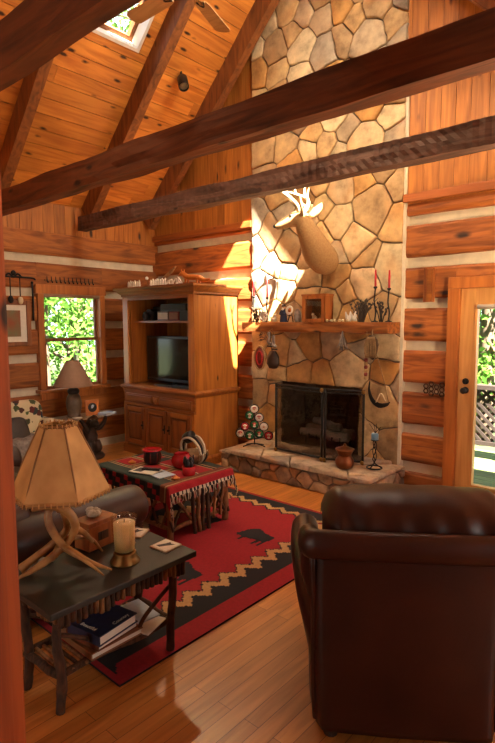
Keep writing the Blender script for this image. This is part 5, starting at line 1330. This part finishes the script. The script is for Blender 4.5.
# ------------------------------------------------------------------ back wall, right of the chimney
t = thing('match_holder', 'narrow wooden match holder hanging on the logs right of the chimney', 'match holder', (-1.995, 4.76, 1.79))
b = MB(); b.box(-2.045, -1.945, 4.77, 4.80, 1.79, 2.10, 'boxw', bev=.003); b.build('back_board', parent=t)
b = MB(); b.box(-2.0, -1.95, 4.735, 4.768, 1.795, 2.085, 'armx', bev=.004); b.build('pocket', parent=t)
b = MB()
for i in range(4):
    for j in range(2+(i % 2)):
        q = V((-2.0+i*.05, 4.79, .965+j*.045-(i % 2)*.022)); pts = [q+V((.022*math.cos(a), 0, .022*math.sin(a))) for a in [2*PI*k/6 for k in range(7)]]; b.tube(pts, .007, 'bark', 6, 1)
tag(b.build('iron_trivet', at=(-1.92, 4.765, .99)), 'openwork dark trivet hung on the logs beside the door', 'trivet')

# ------------------------------------------------------------------ left wall
t = thing('framed_picture', 'landscape print in a dark wooden frame on the wall left of the window', 'picture', (XL+.03, 2.64, 1.33))
y0, y1, z0, z1 = 2.34, 2.945, 1.34, 1.855; X = XL+.012
b = MB()
for q in ((y0, y0+.05, z0, z1), (y1-.05, y1, z0, z1), (y0+.05, y1-.05, z0, z0+.05), (y0+.05, y1-.05, z1-.05, z1)): b.box(X, X+.035, *q, 'sash', bev=.006)
b.build('frame', parent=t)
b = MB(); b.box(X, X+.02, y0+.045, y1-.045, z0+.045, z1-.045, 'paper'); b.build('mat_board', parent=t)
b = MB(); b.box(X+.019, X+.022, y0+.12, y1-.12, z0+.11, z1-.11, 'picture'); b.build('print', parent=t)
t = thing('utensil_rack', 'black iron wall rack with a scrolled centre above the framed picture', 'rack', (XL+.05, 2.77, 2.08))
b = MB(); b.tube([(XL+.03, 2.52, 2.10), (XL+.05, 2.6, 2.115), (XL+.05, 2.95, 2.115), (XL+.03, 3.02, 2.10)], .011, 'iron', 8)
for s in (-1, 1): b.tube([(XL+.05, 2.76, 2.11), (XL+.05, 2.76+s*.05, 2.15), (XL+.05, 2.76+s*.09, 2.12)], .010, 'iron', 6)
b.ball((XL+.05, 2.76, 2.16), (.012, .03, .03), 'iron', 10); b.build('bar', parent=t)
for lab, y, m, L in (('dark long-handled ladle hanging from the iron wall rack', 2.71, 'iron', .20), ('pale-bowled long-handled spoon hanging from the iron wall rack', 2.82, 'bone', .21)):
    t = thing('hanging_ladle', lab, 'ladle', (XL+.065, y, 2.10-L-.1)); b = MB(); b.tube([(XL+.068, y, 2.118), (XL+.066, y, 2.0), (XL+.066, y, 2.10-L)], .006, 'iron', 6); b.build('handle', parent=t)
    b = MB(); b.ball((XL+.068, y, 2.10-L-.035), (.02, .032, .045), m, 10); b.build('bowl', parent=t)
t = thing('iron_strap', 'thin black iron strap hanging between the picture and the window', 'strap', (XL+.02, 2.985, 1.6)); b = MB(); b.tube([(XL+.022, 2.985, 2.06), (XL+.02, 2.99, 1.85), (XL+.02, 2.985, 1.63)], [(.012, .006)]*3, 'iron', 6, up=(0, 1, 0)); b.build('strap', parent=t)
b = MB(); b.ball((XL+.022, 2.985, 2.065), .016, 'iron', 8); b.build('nail_head', parent=t)
t = thing('hook_rail', 'thin wall rail with a row of small dark hooks above the window', 'hook rail', (XL+.03, 3.47, 2.08))
b = MB(); b.box(XL+.008, XL+.022, 3.14, 3.80, 2.095, 2.11, 'twig'); b.build('rail', parent=t)
for k in range(12): y = 3.17+k*.055; b = MB(); b.tube([(XL+.02, y, 2.15), (XL+.026, y, 2.10), (XL+.045, y, 2.075), (XL+.05, y, 2.09)], [.004, .006, .005, .004], 'iron', 5); b.build('hook', parent=t)

# ------------------------------------------------------------------ carved pedestal table by the window
t = thing('pedestal_table', 'carved bear pedestal table with glass top under the window', 'side table', (-5.52, 3.42, 0)); c_ = V((-5.52, 3.42, 0))
b = MB(); b.lathe([(.16, 0), (.17, .02), (.15, .05), (.10, .07), (.0, .075)], c_, 'bear', 18)
b.tube([c_+V((0, 0, .06)), c_+V((.02, 0, .14)), c_+V((-.01, 0, .26)), c_+V((0, .01, .36)), c_+V((.02, .03, .44)), c_+V((.05, .06, .49))], [.07, .085, .09, .07, .06, .035], 'bear', 12, rough=.35)
b.tube([c_+V((.02, .03, .38)), c_+V((.09, .07, .36)), c_+V((.12, .12, .43)), c_+V((.1, .16, .488))], [.035, .03, .025, .02], 'bear', 8); b.tube([c_+V((.02, -.03, .38)), c_+V((.08, -.08, .34)), c_+V((.10, -.13, .42)), c_+V((.07, -.16, .488))], [.035, .03, .025, .02], 'bear', 8)
b.tube([c_+V((.05, .03, .08)), c_+V((.10, .05, .12)), c_+V((.06, .04, .2))], [.04, .045, .05], 'bear', 8); b.tube([c_+V((.05, -.05, .08)), c_+V((.10, -.06, .12)), c_+V((.05, -.04, .2))], [.04, .045, .05], 'bear', 8)
b.build('carved_base', parent=t)
b = MB(); b.ball(c_+V((.10, .0, .42)), (.06, .05, .05), 'bear', 12, rough=.2); b.ball(c_+V((.15, .0, .405)), (.03, .025, .02), 'bear', 8); b.ball(c_+V((.08, .04, .465)), .017, 'bear', 8); b.ball(c_+V((.08, -.04, .465)), .017, 'bear', 8); b.build('carved_head', parent=t)
b = MB(); b.lathe([(.0, .49), (.265, .49), (.275, .497), (.265, .505), (0, .505)], c_, 'clear', 8, smooth=False, T=Matrix.Diagonal((.85, 1.05, 1, 1))); b.build('glass_top', parent=t)
TZ2 = .506
t = thing('table_lamp', 'grey-brown pottery lamp with taupe cone shade in front of the window', 'table lamp', (-5.60, 3.27, TZ2)); c_ = V((-5.60, 3.27, TZ2))
b = MB(); b.lathe([(.075, 0), (.08, .015), (.07, .03), (.085, .10), (.092, .17), (.075, .24), (.05, .28)], c_, 'vase', 20); b.build('vase_base', parent=t)
b = MB(); b.ball(c_+V((0, 0, .30)), (.07, .07, .05), 'bear', 14); b.tube([c_+V((0, 0, .32)), c_+V((0, 0, .68))], .008, 'brass', 6, 1); b.build('cap', parent=t)
b = MB(); b.lathe([(.225, .365), (.224, .37), (.075, .655), (.073, .66)], c_, 'taupe', 28)
b.f = b.f[:-2]; b.mi = b.mi[:-2]; b.c = b.c[:-2]; b.sm = b.sm[:-2]; b.build('lamp_shade', parent=t, solid=.004)
b = MB(); b.ball(c_+V((0, 0, .69)), .014, 'brass', 8)
for k in range(3): a = k*2.09; b.tube([c_+V((0, 0, .655)), c_+V((.072*math.cos(a), .072*math.sin(a), .655))], .003, 'brass', 5, 1)
b.build('finial', parent=t)
t = thing('photo_frame', 'orange wooden photo frame on the glass table beside the lamp', 'photo frame', (-5.50, 3.45, TZ2)); T = TR((-5.50, 3.455, TZ2), -.15) @ Matrix.Rotation(-.16, 4, 'Y')
b = MB(); b.box(-.008, .008, -.085, .085, .0, .185, 'orange', T=T, bev=.004); b.build('frame', parent=t)
b = MB(); b.lathe([(0, .0082), (.055, .0082), (.055, .0098), (0, .0098)], T @ V((0, 0, .095)), 'slate', 20, T=T.to_3x3().to_4x4() @ Matrix.Rotation(PI/2, 4, 'Y')); b.ball(T @ V((.009, .005, .1)), (.003, .025, .028), 'ltblue', 10); b.build('oval_photo', parent=t)
b = MB(); b.box(-.07, .07, -.085, .085, 0, .03, 'ltblue', T=TR((-5.42, 3.60, TZ2), .2), bev=.004); tag(b.build('pale_book', at=(-5.42, 3.60, TZ2)), 'pale blue-white book lying on the glass table edge', 'book')
b = MB(); b.lathe([(.03, 0), (.055, .012), (.058, .018), (.04, .014), (0, .012)], (-5.42, 3.20, TZ2), 'snow', 16); tag(b.build('small_dish', at=(-5.42, 3.20, TZ2)), 'small white dish on the left edge of the glass table', 'dish')

# ------------------------------------------------------------------ floral armchair by the left wall
t = thing('floral_loveseat', 'cream floral upholstered loveseat against the left wall behind the lamp', 'loveseat', (-5.35, 2.2, 0))
b = MB(); b.box(-5.75, -4.95, 1.55, 2.85, .08, .30, 'floral', bev=.03); b.build('base', parent=t)
b = MB(); sup(b, (-5.70, 2.2, .48), (.10, .64, .26), 'floral', .3); b.build('backrest', parent=t)
for y in (1.89, 2.49):
    b = MB(); sup(b, (-5.33, y, .36), (.36, .29, .09), 'floral', .35, wr=.03); b.build('seat_cushion', parent=t)
for y in (1.60, 2.20, 2.62):
    b = MB(); sup(b, (-5.50, y, .585), (.12, .25 if y < 2.5 else .19, .20), 'floral', .55, wr=.06, T=Matrix.Rotation(-.2, 4, 'Y')); b.build('back_cushion', parent=t)
for y in (1.5, 2.80):
    b = MB(); sup(b, (-5.32, y, .34), (.40, .085, .24), 'floral', .35); b.build('arm', parent=t)
for x in (-5.7, -5.0):
    for y in (1.6, 2.8): b = MB(); b.lathe([(.02, 0), (.028, .085)], (x, y, 0), 'bark', 8); b.build('foot', parent=t)
b = MB(); sup(b, (-5.18, 2.34, .535), (.07, .16, .13), 'bear', .5, wr=.05, T=Matrix.Rotation(-.5, 4, 'Y')); tag(b.build('throw_pillow', at=(-5.18, 2.34, .46)), 'dark throw pillow on the floral loveseat seat', 'pillow')
b = MB(); b.grid(lambda u, v: V((-5.2+.32*u+(.03 if u > .8 else 0), 2.18+.38*v, (.468 if u < .82 else .468-(u-.82)*1.2)+.012*math.sin(v*19)*math.sin(u*7)+.012)), 24, 24, 'plaid'); tag(b.build('throw_blanket', at=(-5.0, 2.37, .45), solid=.012), 'grey throw blanket over the front of the floral loveseat', 'blanket')

# ------------------------------------------------------------------ ceiling fan
FH_ = V((-3.07, 2.83, 4.07))
t = thing('ceiling_fan', 'ceiling fan hanging from the ridge, two blades showing at the top', 'ceiling fan', FH_)
b = MB(); b.lathe([(.03, -.04), (.085, -.035), (.12, -.01), (.12, .06), (.08, .09), (.02, .1)], FH_, 'brass', 24); b.build('motor', parent=t)
b = MB(); b.tube([FH_+V((0, 0, .05)), (FH_.x, FH_.y, 5.80)], .014, 'brass', 8, 1); b.lathe([(.06, 5.74-FH_.z), (.02, 5.66-FH_.z)], FH_, 'brass', 14); b.build('down_rod', parent=t)
for k in range(5):
    a = math.radians(110)+k*2*PI/5; T = Matrix.Translation(FH_) @ Matrix.Rotation(a, 4, 'Z')
    b = MB(); pl_ = [(.20, -.05), (.24, -.062), (.62, -.072), (.655, -.05), (.66, 0), (.655, .05), (.62, .072), (.24, .062), (.20, .05)]
    TT = T @ Matrix.Rotation(.2, 4, 'X'); b.prism(pl_, lambda u, v, h: TT @ V((u, v, h)), -.004, .004, 'fanw'); d = b.build('blade', parent=t)
    b = MB(); b.tube([T @ V((.10, 0, -.02)), T @ V((.16, 0, -.012)), T @ V((.22, 0, -.006))], [.012, .010, .012], 'brass', 6); b.tube([TT @ V((.2, -.03, -.008)), TT @ V((.26, 0, -.008)), TT @ V((.2, .03, -.008))], .007, 'bear', 6); b.build('blade_iron', parent=d)

# ------------------------------------------------------------------ light
S = bpy.context.scene
w = bpy.data.worlds.new('world'); S.world = w; w.use_nodes = True
bg = w.node_tree.nodes['Background']; bg.inputs[0].default_value = (.80, .90, 1.0, 1); bg.inputs[1].default_value = 2.6
sd_ = V((-.589, .267, -.763)).normalized()
sl = bpy.data.lights.new('sun', 'SUN'); sl.energy = 115; sl.angle = .009; sl.color = (1, .90, .74)
so = bpy.data.objects.new('sun', sl); C.objects.link(so); so.rotation_euler = sd_.to_track_quat('-Z', 'Y').to_euler(); so.location = (8, -6, 14)
def area_light(name, loc, rot, sx, sy, e, col):
    l = bpy.data.lights.new(name, 'AREA'); l.shape = 'RECTANGLE'; l.size = sx; l.size_y = sy; l.energy = e; l.color = col
    o = bpy.data.objects.new(name, l); C.objects.link(o); o.location = loc; o.rotation_euler = rot
for x0, x1, z0, z1 in FH: area_light('window_fill', ((x0+x1)/2, YF-.12, (z0+z1)/2), (PI/2, 0, 0), x1-x0, z1-z0, 30, (1, .86, .68))  # warm fill lamp added outside the front wall opening
for y0, y1, z0, z1 in RH: area_light('window_fill', (XR+.12, (y0+y1)/2, (z0+z1)/2), (0, PI/2, 0), z1-z0, y1-y0, 30, (1, .86, .68))  # warm fill lamp added outside the right wall opening
for sk, e in ((SKR, 95), (SKF, 14)):
    area_light('skylight_fill', mright(((sk[0]+sk[1])/2+3.05)/c45, (sk[2]+sk[3])/2, -.22), (0, -PI*.25+PI*.5, 0), (sk[1]-sk[0])/c45, sk[3]-sk[2], e, (1, .84, .64))  # fill lamps added at both right-slope skylights to lift the ceiling
def spot_fixture(label, p, aim, e, ang=1.6):
    t = thing('ceiling_spotlight', label, 'spotlight', p); p = V(p); d = (V(aim)-p).normalized(); T = d.to_track_quat('-Z', 'Y').to_matrix().to_4x4()
    q = p+V((0.02, 0, -.05))
    b = MB(); b.lathe([(.04, .02), (.058, -.005), (.058, -.15), (.052, -.155), (.046, -.145), (.046, -.03), (0, -.028)], q, 'plastic', 18, T=T); b.build('can', parent=t)
    b = MB(); b.lathe([(.0, -.13), (.046, -.13)], q, 'bulb', 18, T=T); b.build('lens', parent=t)
    b = MB(); b.tube([p+V((.0, 0, .07)), p, q+T.to_3x3() @ V((0, 0, .0))], .012, 'plastic', 8, 1); b.build('stem', parent=t)
    l = bpy.data.lights.new('spot_bulb', 'SPOT'); l.energy = e; l.spot_size = ang; l.spot_blend = .7; l.color = (1, .72, .42); l.shadow_soft_size = .04
    o = bpy.data.objects.new('spot_bulb', l); C.objects.link(o); o.location = q+d*.15; o.rotation_euler = d.to_track_quat('-Z', 'Y').to_euler()
spot_fixture('small black ceiling spotlight between two roof rafters', (-4.60, 4.12, 4.33), (-2.6, 2.9, 1.0), 170)
spot_fixture('added fill spotlight over the seating, unseen, aimed at the stone chimney', (-3.6, 2.0, 5.0), (-3.2, 4.4, 2.0), 170)  # unseen spot added to brighten the chimney
spot_fixture('added fill spotlight over the armchair, unseen, aimed at the logs by the door', (-1.9, 3.0, 4.4), (-2.0, 4.8, 1.3), 120)  # unseen spot added to brighten the back wall right of the chimney
t = thing('fill_floor_lamp', 'added unseen uplight near the door, for fill on beams and ceiling', 'floor lamp', (-.25, 3.7, 0)); q = V((-.25, 3.7, 0))  # unseen lamp added to uplight beams, ceiling and foreground post
b = MB(); b.lathe([(.15, 0), (.15, .015), (.05, .03), (.015, .05)], q, 'iron', 24); b.build('base', parent=t)
b = MB(); b.tube([q+V((0, 0, .03)), q+V((0, 0, 1.62))], .013, 'iron', 10, 1); b.build('pole', parent=t)
b = MB(); b.lathe([(.02, 1.60), (.06, 1.62), (.12, 1.66), (.16, 1.72), (.155, 1.722), (.115, 1.665), (.05, 1.63), (0, 1.625)], q, 'iron', 28); b.build('bowl', parent=t)
ll = bpy.data.lights.new('fill_floor_lamp_bulb', 'POINT'); ll.energy = 140; ll.color = (1, .74, .44); ll.shadow_soft_size = .05
lo_ = bpy.data.objects.new('fill_floor_lamp_bulb', ll); C.objects.link(lo_); lo_.location = (-.25, 3.7, 1.76)
v = S.view_settings; v.view_transform = 'Standard'; v.look = 'None'; v.gamma = 1; v.use_curve_mapping = False; v.exposure = 0.25
